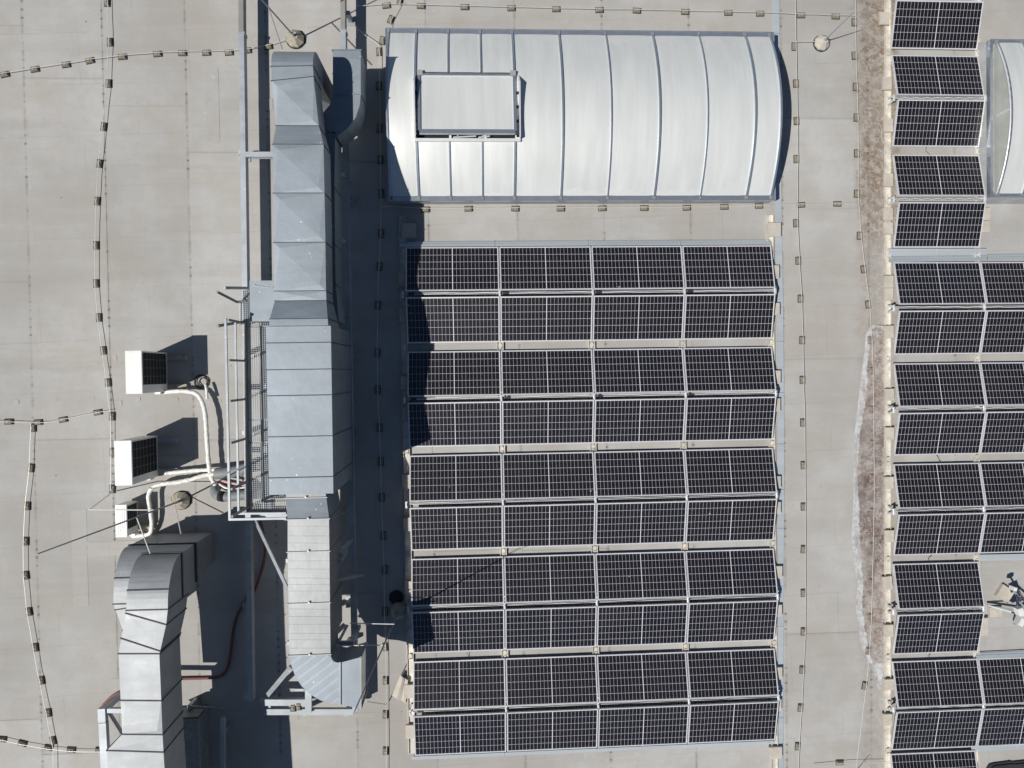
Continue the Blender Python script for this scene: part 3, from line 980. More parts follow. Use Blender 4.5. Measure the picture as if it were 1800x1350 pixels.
def skylight(label, X0, X1, YB, YT, curb, rise, ribs, vent=None, gable=False):
    t = thing('skylight', label, 'skylight', ((X0 + X1) / 2, (YB + YT) / 2, 0))
    fl = 0.10
    # curb: upstand flared at the foot
    m = MB()
    m.hexa([(X0 - fl, YB - fl, 0.012), (X1 + fl, YB - fl, 0.012), (X1 + fl, YT + fl, 0.012), (X0 - fl, YT + fl, 0.012)] if gable else
           [(X0 + .01, YB + .01, 0.012), (X1 - .01, YB + .01, 0.012), (X1 - .01, YT - .01, 0.012), (X0 + .01, YT - .01, 0.012)],
           [(X0 + .02, YB + .02, curb), (X1 - .02, YB + .02, curb), (X1 - .02, YT - .02, curb), (X0 + .02, YT - .02, curb)])
    m.build('curb', M_CURB, t)
    w = 0.085 if gable else 0.13
    zf = curb + 0.07
    # perimeter frame: four bars butted
    MB().box(X0, X1, YB, YB + w, curb, zf).box(X0, X1, YB - 0.012, YB, curb - .04, zf + .012).build('frame_bar', M_FRAME, t)
    MB().box(X0, X1, YT - w, YT, curb, zf).box(X0, X1, YT, YT + .012, curb - .04, zf + .012).build('frame_bar', M_FRAME, t)
    MB().box(X0, X0 + w * .8, YB + w, YT - w, curb, zf).box(X0 - .012, X0, YB, YT, curb - .04, zf + .012).build('frame_bar', M_FRAME, t)
    MB().box(X1 - w * .55, X1, YB + w, YT - w, curb, zf).box(X1, X1 + .012, YB, YT, curb - .04, zf + .012).build('frame_bar', M_FRAME, t)
    ya, yb = YB + w * 0.75, YT - w * 0.75
    yc, hw = (ya + yb) / 2, (yb - ya) / 2
    spring = zf - 0.005
    U = arc_pts()
    xr = sorted(x for x, _, _ in ribs)
    # panes
    for i in range(len(xr) - 1):
        x0, x1 = xr[i] + 0.004, xr[i + 1] - 0.004
        u0, u1 = -1.0, 1.0
        spans = [(-1.0, 1.0)]
        if vent and vent['x0'] - .02 <= x0 and x1 <= vent['x1'] + .02:
            spans = [(-1.0, (vent['y0'] - yc) / hw), ((vent['y1'] - yc) / hw, 1.0)]
        for s0, s1 in spans:
            n = 16 if s1 - s0 > 1.5 else 8
            vs = []
            sag = 0.008
            for k in range(n + 1):
                u = s0 + (s1 - s0) * k / n
                z = vault_z(u, spring, rise)
                for j, x in enumerate((x0, x0 * .7 + x1 * .3, x0 * .3 + x1 * .7, x1)):
                    vs.append((x, yc + u * hw, z + (sag if j in (1, 2) else 0)))
            fs = []
            for k in range(n):
                for j in range(3):
                    a = k * 4 + j
                    fs.append((a, a + 1, a + 5, a + 4))
            nv = len(vs)
            vs += [(x, y, z - 0.02) for x, y, z in vs]
            fs += [tuple(nv + j for j in reversed(f)) for f in fs]
            MB().add(vs, fs).build('pane', M_PANE, t, True)
    # ribs
    for x, wd, hi in ribs:
        m = MB()
        vs, fs = [], []
        segs = [(-1.0, 1.0)]
        if vent and vent['x0'] + .05 < x < vent['x1'] - .05:
            segs = [(-1.0, (vent['y0'] - yc) / hw), ((vent['y1'] - yc) / hw, 1.0)]
        for s0, s1 in segs:
            n = 20
            b0 = len(vs)
            for k in range(n + 1):
                u = s0 + (s1 - s0) * k / n
                z = vault_z(u, spring, rise)
                y = yc + u * hw
                vs += [(x - wd / 2, y, z - .01), (x - wd / 2 * .8, y, z + hi), (x + wd / 2 * .8, y, z + hi), (x + wd / 2, y, z - .01)]
            for k in range(n):
                a = b0 + k * 4
                fs += [(a, a + 4, a + 5, a + 1), (a + 1, a + 5, a + 6, a + 2), (a + 2, a + 6, a + 7, a + 3)]
            fs += [(b0, b0 + 1, b0 + 2, b0 + 3), (b0 + n * 4 + 3, b0 + n * 4 + 2, b0 + n * 4 + 1, b0 + n * 4)]
        m.add(vs, fs).build('rib', M_FRAME, t)
        for yy in (YB + w * .4, YT - w * .4):
            MB().obox((x, yy), wd * 1.05, w * .6, zf, zf + .022).build('rib_shoe', M_PIPE, t)
    # gable ends
    for sx, X in ((-1, xr[0] - 0.012), (1, xr[-1] + 0.012)):
        poly = [(yc + u * hw, vault_z(u, spring, rise) - 0.012) for u in U]
        base = [(yc + hw, spring - .05), (yc - hw, spring - .05)]
        pts = poly + base
        n = len(pts)
        xa, xb = X - 0.008, X + 0.008
        vs = [(xa, y, z) for y, z in pts] + [(xb, y, z) for y, z in pts]
        fs = [tuple(range(n)), tuple(reversed(range(n, 2 * n)))] + [(i, i + n, (i + 1) % n + n, (i + 1) % n) for i in range(n)]
        MB().add(vs, fs).build('gable_pane', M_GLASS if gable else M_PANE, t)
        if gable:
            m = MB()
            m.beam((X - .012, yc + 0.05, spring - .03), (X - .012, yc + 0.05, spring + rise), 0.05, 0.02, (1, 0, 0))
            m.build('gable_mullion', M_ALU, t)
            if sx < 0:
                MB().tube([(X - .004, yc + u * hw, vault_z(u, spring, rise) + .012) for u in U], .026, 6).build('gable_arch', M_ALU, t, True)
    if vent:
        v = vent
        vx0, vx1, vy0, vy1 = v['x0'], v['x1'], v['y0'], v['y1']
        vt = bpy.data.objects.new('roof_vent', None)
        COL.objects.link(vt)
        vt.parent = t
        vt['label'] = 'hinged vent flap standing ajar on the large skylight'
        zb0 = vault_z((vy0 - yc) / hw, spring, rise)
        zb1 = vault_z((vy1 - yc) / hw, spring, rise)
        zm = vault_z(((vy0 + vy1) / 2 - yc) / hw, spring, rise)
        # base curb of the vent
        m = MB()
        h = 0.07
        m.hexa([(vx0, vy0, zb0 - .06), (vx1, vy0, zb0 - .06), (vx1, vy0 + .06, zb0 - .05), (vx0, vy0 + .06, zb0 - .05)],
               [(vx0, vy0, zb0 + h), (vx1, vy0, zb0 + h), (vx1, vy0 + .06, zb0 + h + .01), (vx0, vy0 + .06, zb0 + h + .01)])
        for xa, xb in ((vx0, vx0 + .03), (vx1 - .03, vx1)):
            m.hexa([(xa, vy0 + .06, zb0 - .05), (xb, vy0 + .06, zb0 - .05), (xb, vy1, zb1 - .06), (xa, vy1, zb1 - .06)],
                   [(xa, vy0 + .06, zb0 + h + .12), (xb, vy0 + .06, zb0 + h + .12), (xb, vy1 - .30, zm + h + .12), (xa, vy1 - .30, zm + h + .12)])
        m.build('vent_frame', M_ALU, vt)
        MB().hexa([(vx0 + .03, vy0 + .06, zb0 - .16), (vx1 - .03, vy0 + .06, zb0 - .16), (vx1 - .03, vy1 - .02, zb1 - .16), (vx0 + .03, vy1 - .02, zb1 - .16)],
                  [(vx0 + .03, vy0 + .06, zb0 - .08), (vx1 - .03, vy0 + .06, zb0 - .08), (vx1 - .03, vy1 - .02, zb1 - .06), (vx0 + .03, vy1 - .02, zb1 - .06)]).build('vent_opening', M_DARK, vt)
        for k in range(1, 3):
            x = vx0 + (vx1 - vx0) * k / 3
            MB().box(x - .025, x + .025, vy0 + .06, vy0 + .5, zb0 - .02, zb0 + .0).build('opening_bar', M_WHITE, vt)
        for x, dx in ((vx0 + .36 * (vx1 - vx0), .5), (vx0 + .6 * (vx1 - vx0), .25)):
            MB().beam((x, vy0 + .1, zb0 + .0), (x + dx, vy0 + .13, zb0 + .0), .03, .03).beam((x + .1, vy0 + .14, zb0 - .01), (x + .12, vy0 + .4, zb0 + .06), .03, .03).build('actuator', M_ALU, vt)
        # flap
        fx0, fx1 = v['fx0'], v['fx1']
        A0 = Vector((fx0, v['fy0'], v['fz0'])); A1 = Vector((fx1, v['fy0'], v['fz0']))
        B0 = Vector((fx0, v['fy1'], v['fz1'])); B1 = Vector((fx1, v['fy1'], v['fz1']))
        up = (B0 - A0).cross(Vector((-1, 0, 0))).normalized()
        if up.z < 0: up = -up
        MB().hexa([A0 - up * .02, A1 - up * .02, B1 - up * .02, B0 - up * .02], [A0 + up * .0, A1 + up * .0, B1 + up * .0, B0 + up * .0]).build('flap_pane', M_PANE, vt)
        d = (B0 - A0).normalized()
        m = MB()
        m.beam(A0 + Vector((-.0, 0, 0)), A1, 0.09, 0.075, up)
        m.build('flap_frame', M_FRAME, vt)
        MB().beam(B0 - d * .02, B1 - d * .02, 0.05, 0.05, up).build('flap_frame', M_FRAME, vt)
        MB().beam(A0 + d * .046, B0 - d * .046, 0.06, 0.06, up).build('flap_frame', M_FRAME, vt)
        MB().beam(A1 + d * .046, B1 - d * .046, 0.06, 0.06, up).build('flap_frame', M_FRAME, vt)
        # side brackets between curb and flap
        for x, s in ((vx0 + .05, 1), (vx1 - .05, -1)):
            for k in range(4):
                y = vy0 + .1 + k * .3
                z = vault_z((y - yc) / hw, spring, rise)
                MB().box(x - .035, x + .035, y, y + .03, z - .02, z + .10).build('side_bracket', M_DARK, vt)
        for x in (fx0 + .02, fx1 - .02):
            MB().obox((x, v['fy1'] + .01), .12, .12, v['fz1'] - .10, v['fz1'] + .035).build('hinge', M_GREY, vt)
    return t


zc = 0.40
p_tl, p_br = at(681, 51, zc), at(1363, 352, zc)
SX0, SX1 = at(681, 200, zc).x, at(1361, 200, zc).x
SYT, SYB = (at(690, 48, zc).y + at(1350, 60, zc).y) / 2, at(1000, 352, zc).y
ribpx = [(688, .05, .03), (736.5, .055, .035), (792.5, .04, .028), (848.5, .04, .028), (904.5, .055, .035), (986, .052, .035), (1068, .034, .028), (1150, .055, .035), (1231, .032, .028), (1312, .06, .035), (1355, .05, .035)]
ribs = [(at(x, 345, zc).x, w, h) for x, w, h in ribpx]
zv = 0.95
skylight('large white barrel skylight with curved ribs above the middle array', SX0, SX1, SYB, SYT, zc - 0.06, 0.58, ribs,
         vent=dict(x0=at(729, 240, zv).x, x1=at(915, 240, zv).x, y0=at(820, 249, .92).y, y1=at(820, 128, .85).y,
                   fx0=at(737, 200, 1.05).x, fx1=at(905, 200, 1.05).x, fy0=at(820, 232, 1.12).y, fy1=at(820, 130, 0.93).y, fz0=1.12, fz1=0.93))
z2 = 0.36
S2X0 = at(1741, 200, z2).x
S2YT, S2YB = at(1745, 70, z2).y, at(1755, 345, z2).y
r2 = [S2X0 + 0.16 + k for k in (0.0, .62, 1.74, 2.86, 3.4)]
skylight('small barrel skylight with a glazed gable end, cut by the right picture edge', S2X0, S2X0 + 3.65, S2YB, S2YT, z2 - .07, 0.44, [(x, .06, .035) for x in r2], gable=True)


# ------------------------------------------------------------------ ducts
def crease_top(m, a, b, c, d, kind, h=0.012):
    """top face a,b (near edge, left to right), c,d (far edge, right to left); creased"""
    a, b, c, d = map(Vector, (a, b, c, d))
    if kind == 'x':
        ctr = (a + b + c + d) / 4 + Vector((0, 0, h))
        m.add([a, b, c, d, ctr], [(0, 1, 4), (1, 2, 4), (2, 3, 4), (3, 0, 4)])
    elif kind == 'diag':      # ridge from far left (d) to near right (b)
        p = d.lerp(b, 0.12) + Vector((0, 0, h)); q = d.lerp(b, 0.88) + Vector((0, 0, h))
        m.add([a, b, c, d, p, q], [(0, 1, 5), (0, 5, 4), (0, 4, 3), (1, 2, 5), (2, 4, 5), (2, 3, 4)])
    else:
        m.add([a, b, c, d], [(0, 1, 2, 3)])


def duct_section(root, s0, s1, kind, mat, name='duct_section'):
    """s = (xl, xr, y, ztop, zbot) or (xl, yl, xr, yr, ztop, zbot); s0 is farther up (+y)"""
    def pts(s):
        if len(s) == 5:
            xl, xr, y, zt, zb = s; yl = yr = y
        else:
            xl, yl, xr, yr, zt, zb = s
        return Vector((xl, yl, zt)), Vector((xr, yr, zt)), Vector((xr, yr, zb)), Vector((xl, yl, zb))
    A, B = pts(s0), pts(s1)
    m = MB()
    crease_top(m, B[0], B[1], A[1], A[0], kind)
    m.add([B[1], B[2], A[2], A[1]], [(0, 1, 2, 3)])
    m.add([B[3], B[0], A[0], A[3]], [(0, 1, 2, 3)])
    m.add([B[2], B[3], A[3], A[2]], [(0, 1, 2, 3)])
    m.add(list(A), [(0, 1, 2, 3)])
    m.add(list(B), [(3, 2, 1, 0)])
    return m.build(name, mat, root)


def flange(root, s, p=0.014, t=0.012, mat=None, dirv=(0, 1, 0)):
    if len(s) == 5:
        xl, xr, y, zt, zb = s; yl = yr = y
    else:
        xl, yl, xr, yr, zt, zb = s
    m = MB()
    u = Vector((xr - xl, yr - yl, 0)).normalized()
    A = Vector((xl, yl, 0)) - u * p; B = Vector((xr, yr, 0)) + u * p
    z = Vector((0, 0, 1))
    m.beam(A + z * (zt + p / 2), B + z * (zt + p / 2), t, p)
    m.beam(A + z * (zb - p / 2), B + z * (zb - p / 2), t, p)
    m.beam(A + u * p / 2 + z * zb, A + u * p / 2 + z * zt, t, p, dirv)
    m.beam(B - u * p / 2 + z * zb, B - u * p / 2 + z * zt, t, p, dirv)
    return m.build('flange', mat or M_JOINT, root)


def S(l, r, y, z, zb):
    a, b = at(l, y, z), at(r, y, z)
    return (a.x, b.x, (a.y + b.y) / 2, z, zb)


def S2(l, yl, r, yr, z, zb):
    a, b = at(l, yl, z), at(r, yr, z)
    return (a.x, a.y, b.x, b.y, z, zb)


ZU = 2.62
up = thing('air_duct', 'long galvanised rectangular air duct with diagonal creases rising from the plant box to the top', 'air duct', at(525, 300).to_tuple())
sec = [S2(476.6, 117, 550, 115.5, ZU, ZU - .62), S2(477.4, 142, 551, 134.5, ZU, ZU - .64), S(485.6, 560.4, 221, ZU - .10, ZU - .74), S(479, 568.6, 253.6, ZU, ZU - .66), S(480.6, 570.4, 339.4, ZU, ZU - .66),
       S(481, 572, 426, ZU, ZU - .66), S(482.4, 573, 511.4, ZU, ZU - .66), S(483, 573.6, 528.6, ZU, ZU - .66), S(474, 576, 560.4, ZU + .14, ZU - .9), S(472.6, 577, 572.5, ZU + .15, ZU - .95)]
kinds = ['n', 'diag', 'n', 'diag', 'diag', 'diag', 'x', 'x', 'n']
for i in range(len(sec) - 1):
    duct_section(up, sec[i], sec[i + 1], kinds[i], M_GALV if i != 7 else M_GALVD)
for s in sec[:-1]: flange(up, s)
# the top end bends down to the roof
xl, yl, xr, yr = sec[0][:4]
y0 = (yl + yr) / 2
R = 0.42
m = MB()
prof = [(y0, ZU)]
for k in range(1, 9):
    t = math.radians(90 * k / 8)
    prof.append((y0 + R * math.sin(t), ZU - R + R * math.cos(t)))
prof += [(y0 + R, 0.03)]
inner = [(y0, ZU - .62)] + [(y0 - .02 * k, ZU - .62 - .02 * k) for k in (1, 2)] + [(y0 - .06, 0.03)]
pp = prof + list(reversed(inner))
n = len(pp)
m.add([(xl, y, z) for y, z in pp] + [(xr, y, z) for y, z in pp],
      [tuple(range(n)), tuple(reversed(range(n, 2 * n)))] + [(i, i + n, (i + 1) % n + n, (i + 1) % n) for i in range(n)])
m.build('end_elbow', M_GALV, up)

# lower duct that comes off beside it and runs beneath
lo = thing('air_duct', 'lower galvanised air duct with a wide bend beside the long duct at the top', 'air duct', at(612, 170).to_tuple())
Z2, Z2B = 1.72, 1.02
path = [((585, 88), (634, 88)), ((585, 128), (634, 128)), ((585, 166), (634, 166)), ((580, 184), (632, 186)), ((568, 198), (625, 207)), ((548, 206), (611, 226)), ((533, 207), (592, 240))]
ss = []
for (a, b) in path:
    p, q = at(a[0], a[1], Z2), at(b[0], b[1], Z2)
    ss.append((p.x, p.y, q.x, q.y, Z2, Z2B))
duct_section(lo, ss[0], ss[2], 'n', M_GALV)
m = MB()
for i in range(2, len(ss) - 1):
    A, B = ss[i], ss[i + 1]
    for zz, fl in ((Z2, False), (Z2B, True)):
        q = [(B[0], B[1], zz), (B[2], B[3], zz), (A[2], A[3], zz), (A[0], A[1], zz)]
        m.add(q, [(3, 2, 1, 0)] if fl else [(0, 1, 2, 3)])
    m.add([(B[2], B[3], Z2), (B[2], B[3], Z2B), (A[2], A[3], Z2B), (A[2], A[3], Z2)], [(0, 1, 2, 3)])
    m.add([(B[0], B[1], Z2B), (B[0], B[1], Z2), (A[0], A[1], Z2), (A[0], A[1], Z2B)], [(0, 1, 2, 3)])
m.build('bend', M_GALV, lo)
for i in (0, 2, 6): flange(lo, ss[i], 0.02, 0.02, M_GALVD)
run = [S(520, 589, 232, 1.72, 1.0), S(505, 588, 330, 1.72, 1.0), S(505, 589, 430, 1.72, 1.0), S(505, 590, 500, 1.72, 1.0), S(505, 596, 566, 1.72, 1.0)]
for i in range(4):
    duct_section(lo, run[i], run[i + 1], 'n', M_GALVD)
    flange(lo, run[i], 0.02, 0.02, M_GALVD)
for y in (190, 300, 420):
    p = at(600, y, 1.0)
    MB().box(p.x - .03, p.x + .03, p.y - .03, p.y + .03, 0.012, 1.0).build('leg', M_STEEL, lo)

# plant box
ZB = 2.75
ah = thing('air_handling_unit', 'big galvanised plant box with plain lapped roof panels between the two air ducts', 'air handling unit', at(527, 720).to_tuple())
ye = [573, 602.4, 649.4, 695, 767, 839, 869]
for i in range(6):
    f = lambda y: (467 + (y - 573) / 296 * 6, 581.5 + (y - 573) / 296 * 4.5)
    l0, r0 = f(ye[i]); l1, r1 = f(ye[i + 1])
    a = S(l0, r0, ye[i], ZB, .62); b = S(l1, r1, ye[i + 1], ZB, .62)
    a = (a[0], a[1], a[2] - .004, a[3] + .004 * (i % 2), a[4]); b = (b[0], b[1], b[2] + .004, b[3] + .004 * (i % 2), b[4])
    duct_section(ah, a, b, 'n', M_GALV, 'casing_panel')
    if i: flange(ah, S(l0, r0, ye[i], ZB, .62), 0.012, 0.016, M_JOINT)
a = at(583, 690, 2.6)
for k, y in enumerate((600, 672, 745, 820)):
    p = at(584, y, 2.0)
    MB().box(p.x + .0, p.x + .035, p.y - .30, p.y + .3, 0.95, 2.3).build('access_door', M_GALVD, ah)

# lower duct
ZL, HL = 2.22, 0.80
ld = thing('air_duct', 'bright metal air duct running down from the plant box to a curved outlet elbow', 'air duct', at(543, 1000).to_tuple())
HD = 1.28
sec = [S(502.4, 572, 867, ZL - .14, ZL - HD), S(502, 573.6, 875, ZL - .13, ZL - HD), S(505.6, 578.4, 912.4, ZL, ZL - HD), S(505.6, 579, 969.6, ZL, ZL - HD), S(507, 580, 1060, ZL, ZL - HD), S(508.1, 580.8, 1132, ZL, ZL - HD)]
mats = [M_BRIGHT, M_GALV, M_BRIGHT, M_BRIGHT, M_BRIGHT]
for i in range(5): duct_section(ld, sec[i], sec[i + 1], 'n', mats[i])
sec_e = S(508.4, 581, 1151, ZL, ZL - HL)
duct_section(ld, sec[5][:4] + (ZL - HL,), sec_e, 'n', M_BRIGHT)
sec = sec[1:5] + [sec_e]
for q_ in sec: flange(ld, q_, 0.024, 0.018, M_BRIGHT)
for q_ in sec:
    x = (q_[0] + q_[1]) / 2
    MB().frustum((x, q_[2] + .02), .022, .018, q_[3] + .0, q_[3] + .045, 8).build('clamp', M_WHITE, ld)
yy = 926
while yy < 1148:
    if min(abs(yy - v) for v in (969.6, 1060, 1151)) > 4:
        k_ = (yy - 912) / 239
        p, q = at(505.8 + 2.6 * k_, yy, ZL), at(578.4 + 2.6 * k_, yy + random.uniform(-.5, .5), ZL)
        MB().beam(p + Vector((0, 0, .002)), q + Vector((0, 0, .002)), 0.022, 0.006).build('lap_seam', M_BRIGHT, ld)
    yy += random.uniform(11, 17)
# standing seams on the cladding
# elbow
out = [(508.4, 1151), (512, 1169), (519, 1189), (530, 1206), (546, 1221), (563, 1231), (581, 1236.5), (598, 1238)]
inn = [(581, 1151), (581.6, 1154), (582.6, 1157), (584.2, 1160), (586.8, 1162.4), (590, 1164), (594, 1164.8), (598, 1165)]
m = MB()
for i in range(7):
    o0, o1, i0, i1 = [at(*p, ZL) for p in (out[i], out[i + 1], inn[i], inn[i + 1])]
    dz = Vector((0, 0, HL))
    m.add([o1, i1, i0, o0], [(0, 1, 2, 3)])
    m.add([o1 - dz, i1 - dz, i0 - dz, o0 - dz], [(3, 2, 1, 0)])
    m.add([o0, o1, o1 - dz, o0 - dz], [(0, 3, 2, 1)])
    m.add([i0, i1, i1 - dz, i0 - dz], [(0, 1, 2, 3)])
m.build('elbow', M_GALV, ld)
# diagonal laps on the elbow, clipped to its outline
poly_px = out + list(reversed(inn))


def inside(x, y):
    r = False
    for i in range(len(poly_px)):
        (xa, ya), (xb, yb_) = poly_px[i], poly_px[i - 1]
        if (ya > y) != (yb_ > y) and x < (xb - xa) * (y - ya) / (yb_ - ya) + xa: r = not r
    return r


for k in range(-4, 9):
    x0_, y0_ = 548 + k * 9.5, 1192 + k * 10.5
    ins = [t for t in range(-90, 91) if inside(x0_ + t * .80, y0_ - t * .60)]
    if len(ins) > 12:
        run_ = [ins[0]]
        best_ = []
        for t in ins[1:]:
            if t == run_[-1] + 1: run_.append(t)
            else:
                best_ = max(best_, run_, key=len); run_ = [t]
        best_ = max(best_, run_, key=len)
        ta, tb = best_[0] + 1, best_[-1] - 1
        p, q = at(x0_ + ta * .80, y0_ - ta * .60, ZL + .002), at(x0_ + tb * .80, y0_ - tb * .60, ZL + .002)
        MB().beam(p, q, 0.045, 0.008).build('lap_seam', M_GALVL, ld)
# outlet
o0, i0, o1, i1 = at(598, 1238, ZL), at(598, 1165, ZL), at(633, 1246, ZL), at(633, 1155.5, ZL)
dz = Vector((0, 0, HL))
m = MB().add([o0, o1, i1, i0], [(0, 1, 2, 3)]).add([o0 - dz, o1 - dz, i1 - dz, i0 - dz], [(3, 2, 1, 0)]).add([o0, o0 - dz, o1 - dz, o1], [(0, 1, 2, 3)]).add([i0, i1, i1 - dz, i0 - dz], [(0, 1, 2, 3)])
m.build('outlet', M_GALV, ld)
MB().beam(o0 + Vector((0, -.02, .012)), i0 + Vector((0, .02, .012)), .03, .03).build('flange', M_BRIGHT, ld)
e = Vector((.006, 0, 0))
MB().hexa([o1 - dz - e, o1 - dz + e, i1 - dz + e, i1 - dz - e], [o1 - e, o1 + e, i1 + e, i1 - e]).build('outlet_mesh', M_FRAME, ld)
for p, q in ((o1, i1), (o1 - dz, i1 - dz), (o1, o1 - dz), (i1, i1 - dz)):
    MB().beam(p + e * 2, q + e * 2, .035, .03).build('outlet_frame', M_BRIGHT, ld)

# swan-neck duct at lower left
ZS, HS = 2.55, 0.95
sw = thing('air_duct', 'upper swan neck air duct bending down to the roof at the lower left', 'air duct', at(260, 1150).to_tuple())
yr0 = at(327, 972, 1.88)
XR = yr0.x; YF = yr0.y
XLu = at(262, 972, 1.88).x
se = [(222, 1073, 295, 1071, ZS), (221.6, 1078, 292, 1098, ZS), (213, 1122, 281.5, 1144.5, ZS), (208.4, 1149, 280, 1149, ZS), (212, 1231, 283.4, 1231.6, ZS), (215, 1290.6, 285.6, 1291.2, ZS), (188, 1319, 287.4, 1322, ZS), (206, 1680, 310, 1684, ZS)]
sec = [S2(a, b, c, d, z, z - HS) for a, b, c, d, z in se]
kd = ['n', 'x', 'n', 'n', 'diag', 'x', 'x']
for i in range(7): duct_section(sw, sec[i], sec[i + 1], kd[i], M_SWAN)
for q_ in sec[:-1]: flange(sw, q_, 0.016, 0.02)
# elbow profile
y0 = (sec[0][1] + sec[0][3]) / 2
xl, xr = sec[0][0], sec[0][2]
Re = YF - y0
nseg = 14


def elbow(root, xl, xr, y0, YF, ztop, hh, zend, mat, seam=None, ks=1.0):
    Rh, Rv = YF - y0, min((YF - y0) * ks, ztop - zend)
    pr = []
    for k in range(nseg + 1):
        t = math.radians(90 * k / nseg)
        pr.append((y0 + Rh * math.sin(t), ztop - Rv + Rv * math.cos(t)))
    pr.append((YF, zend))
    rh, rv = max(.05, Rh - hh * .9), max(.05, Rv - hh)
    pi = []
    for k in range(nseg + 1):
        t = math.radians(90 * k / nseg)
        pi.append((y0 + rh * math.sin(t), ztop - hh - rv + rv * math.cos(t)))
    pi.append((y0 + rh, zend))
    n = len(pr)
    m = MB()
    vs = [(xl, y, z) for y, z in pr] + [(xr, y, z) for y, z in pr] + [(xl, y, z) for y, z in pi] + [(xr, y, z) for y, z in pi]
    fs = []
    for i in range(n - 1):
        fs += [(i, n + i, n + i + 1, i + 1), (2 * n + i, 2 * n + i + 1, 3 * n + i + 1, 3 * n + i), (i, i + 1, 2 * n + i + 1, 2 * n + i), (n + i, 3 * n + i, 3 * n + i + 1, n + i + 1)]
    fs += [(n - 1, 2 * n - 1, 4 * n - 1, 3 * n - 1)]
    m.add(vs, fs)
    o = m.build('elbow', mat, root)
    if seam is not None:
        t = math.radians(seam)
        y, z = y0 + Rh * math.sin(t), ztop - Rv + Rv * math.cos(t)
        MB().beam((xl - .012, y, z), (xr + .012, y, z), .03, .02, (0, math.sin(t), math.cos(t))).build('flange', M_JOINT, root)
    return o


elbow(sw, xl, xr, y0, YF, ZS, HS, 1.30, M_SWAN, 24, 0.75)
MB().box(xl - .02, xr + .02, YF - .9, YF + .025, 1.84, 1.89).build('flange', M_JOINT, sw)
# lower, wider duct tucked beneath it
sw2 = thing('air_duct', 'lower swan neck air duct tucked beneath and left of the upper one', 'air duct', at(215, 1060).to_tuple())
ZW = 1.85
wl = at(199, 1045, ZW).x
wr = xl - 0.015
y1 = at(199, 1062, ZW).y
elbow(sw2, wl, xr - .02, y1, YF + .012, ZW, 0.75, 0.03, M_SWAN, 30, 0.55)
b0 = (wl, y1, wr, y1, ZW, ZW - .75)
b1 = S2(203, 1072, 240, 1066, ZW, ZW - .75)
b2 = S2(216, 1108, 262, 1098, ZW, ZW - .75)
b3 = S2(224, 1150, 275, 1150, ZW, ZW - .75)
b4 = S2(232, 1260, 290, 1260, ZW, ZW - .75)
for a, b in ((b0, b1), (b1, b2), (b2, b3), (b3, b4)):
    duct_section(sw2, a, b, 'n', M_SWAN)
    flange(sw2, a, .016, .02)
q = MB().box(wl - .02, xr + .02, YF - .8, YF + .035, 1.10, 1.16)
q.build('flange', M_JOINT, sw2)
MB().box(wl + .6, wl + .7, YF + .035, YF + .05, 1.11, 1.15).build('clamp', M_WHITE, sw2)

# neighbouring low duct in the shade at the bottom edge
lw = thing('air_duct', 'low galvanised duct standing in deep shade at the bottom picture edge', 'air duct', at(335, 1310).to_tuple())
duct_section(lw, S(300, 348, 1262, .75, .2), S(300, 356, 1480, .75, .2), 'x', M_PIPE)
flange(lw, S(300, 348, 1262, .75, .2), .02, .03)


# ------------------------------------------------------------------ steel supports
def hbeam(m, p0, p1, w=0.14, h=0.18):
    p0, p1 = Vector(p0), Vector(p1)
    u = (p1 - p0).normalized()
    for dz in (0, -h + .014):
        m.beam(p0 + Vector((0, 0, dz - .007)), p1 + Vector((0, 0, dz - .007)), w, .014)
    m.beam(p0 + Vector((0, 0, -h / 2)), p1 + Vector((0, 0, -h / 2)), .012, h - .028)
    return m


ZP = 0.58
fr = thing('steel_support_frame', 'galvanised steel support frame of long beams carrying the ducts and plant box', 'support frame', at(525, 640).to_tuple())
def rhs(p0, p1, w, h, mat=None):
    d = Vector((0, 0, h / 2))
    MB().beam(p0 - d, p1 - d, w, h).build('beam', mat or M_STEEL, fr)


rhs(at(422.5, -90, ZP), at(423.6, 58, ZP), .105, .2, M_OLDST)
rhs(at(423.8, 58.5, ZP), at(440, 1232, ZP), .115, .2)
rhs(at(602, -90, ZP), at(602.6, 54, ZP), .10, .2, M_OLDST)
rhs(at(602.6, 54.5, ZP), at(624, 1250, ZP), .115, .2)
for x, y in ((423.6, 58), (602.6, 54)):
    p = at(x, y, ZP)
    MB().obox(p, .13, .03, ZP, ZP + .012).obox((p.x + .065, p.y), .02, .07, ZP - .2, ZP + .01).build('splice_plate', M_STEEL, fr)


def cross(x0, y0, x1, y1, z=ZP - .185, w=.12, h=.12, name='cross_beam'):
    MB().beam(at(x0, y0, z - h / 2), at(x1, y1, z - h / 2), w, h).build(name, M_STEEL, fr)


MB().beam(at(430, 272, ZP + .02), at(600, 272, ZP + .02), .11, .07).build('cross_beam', M_STEEL, fr)
MB().beam(at(443, 277, ZP - .1), at(600, 277, ZP - .1), .05, .05).build('cross_beam', M_STEEL, fr)
for y in (180, 420):
    cross(495, y, 612, y)
for y in (560, 680, 790, 908):
    cross(436, y, 612, y)
for y in (30, 200, 272, 350, 480, 620, 760, 900, 1060, 1220):
    for x in ((427,) if y == 272 else ((434 if y > 400 else 428), 614) if y in (620, 760, 900, 1060, 1220) else (614,)):
        p = at(x, y, .2)
        MB().obox(p, .09, .09, .03, ZP - .19).obox(p, .22, .22, .012, .03).build('post', M_STEEL, fr)
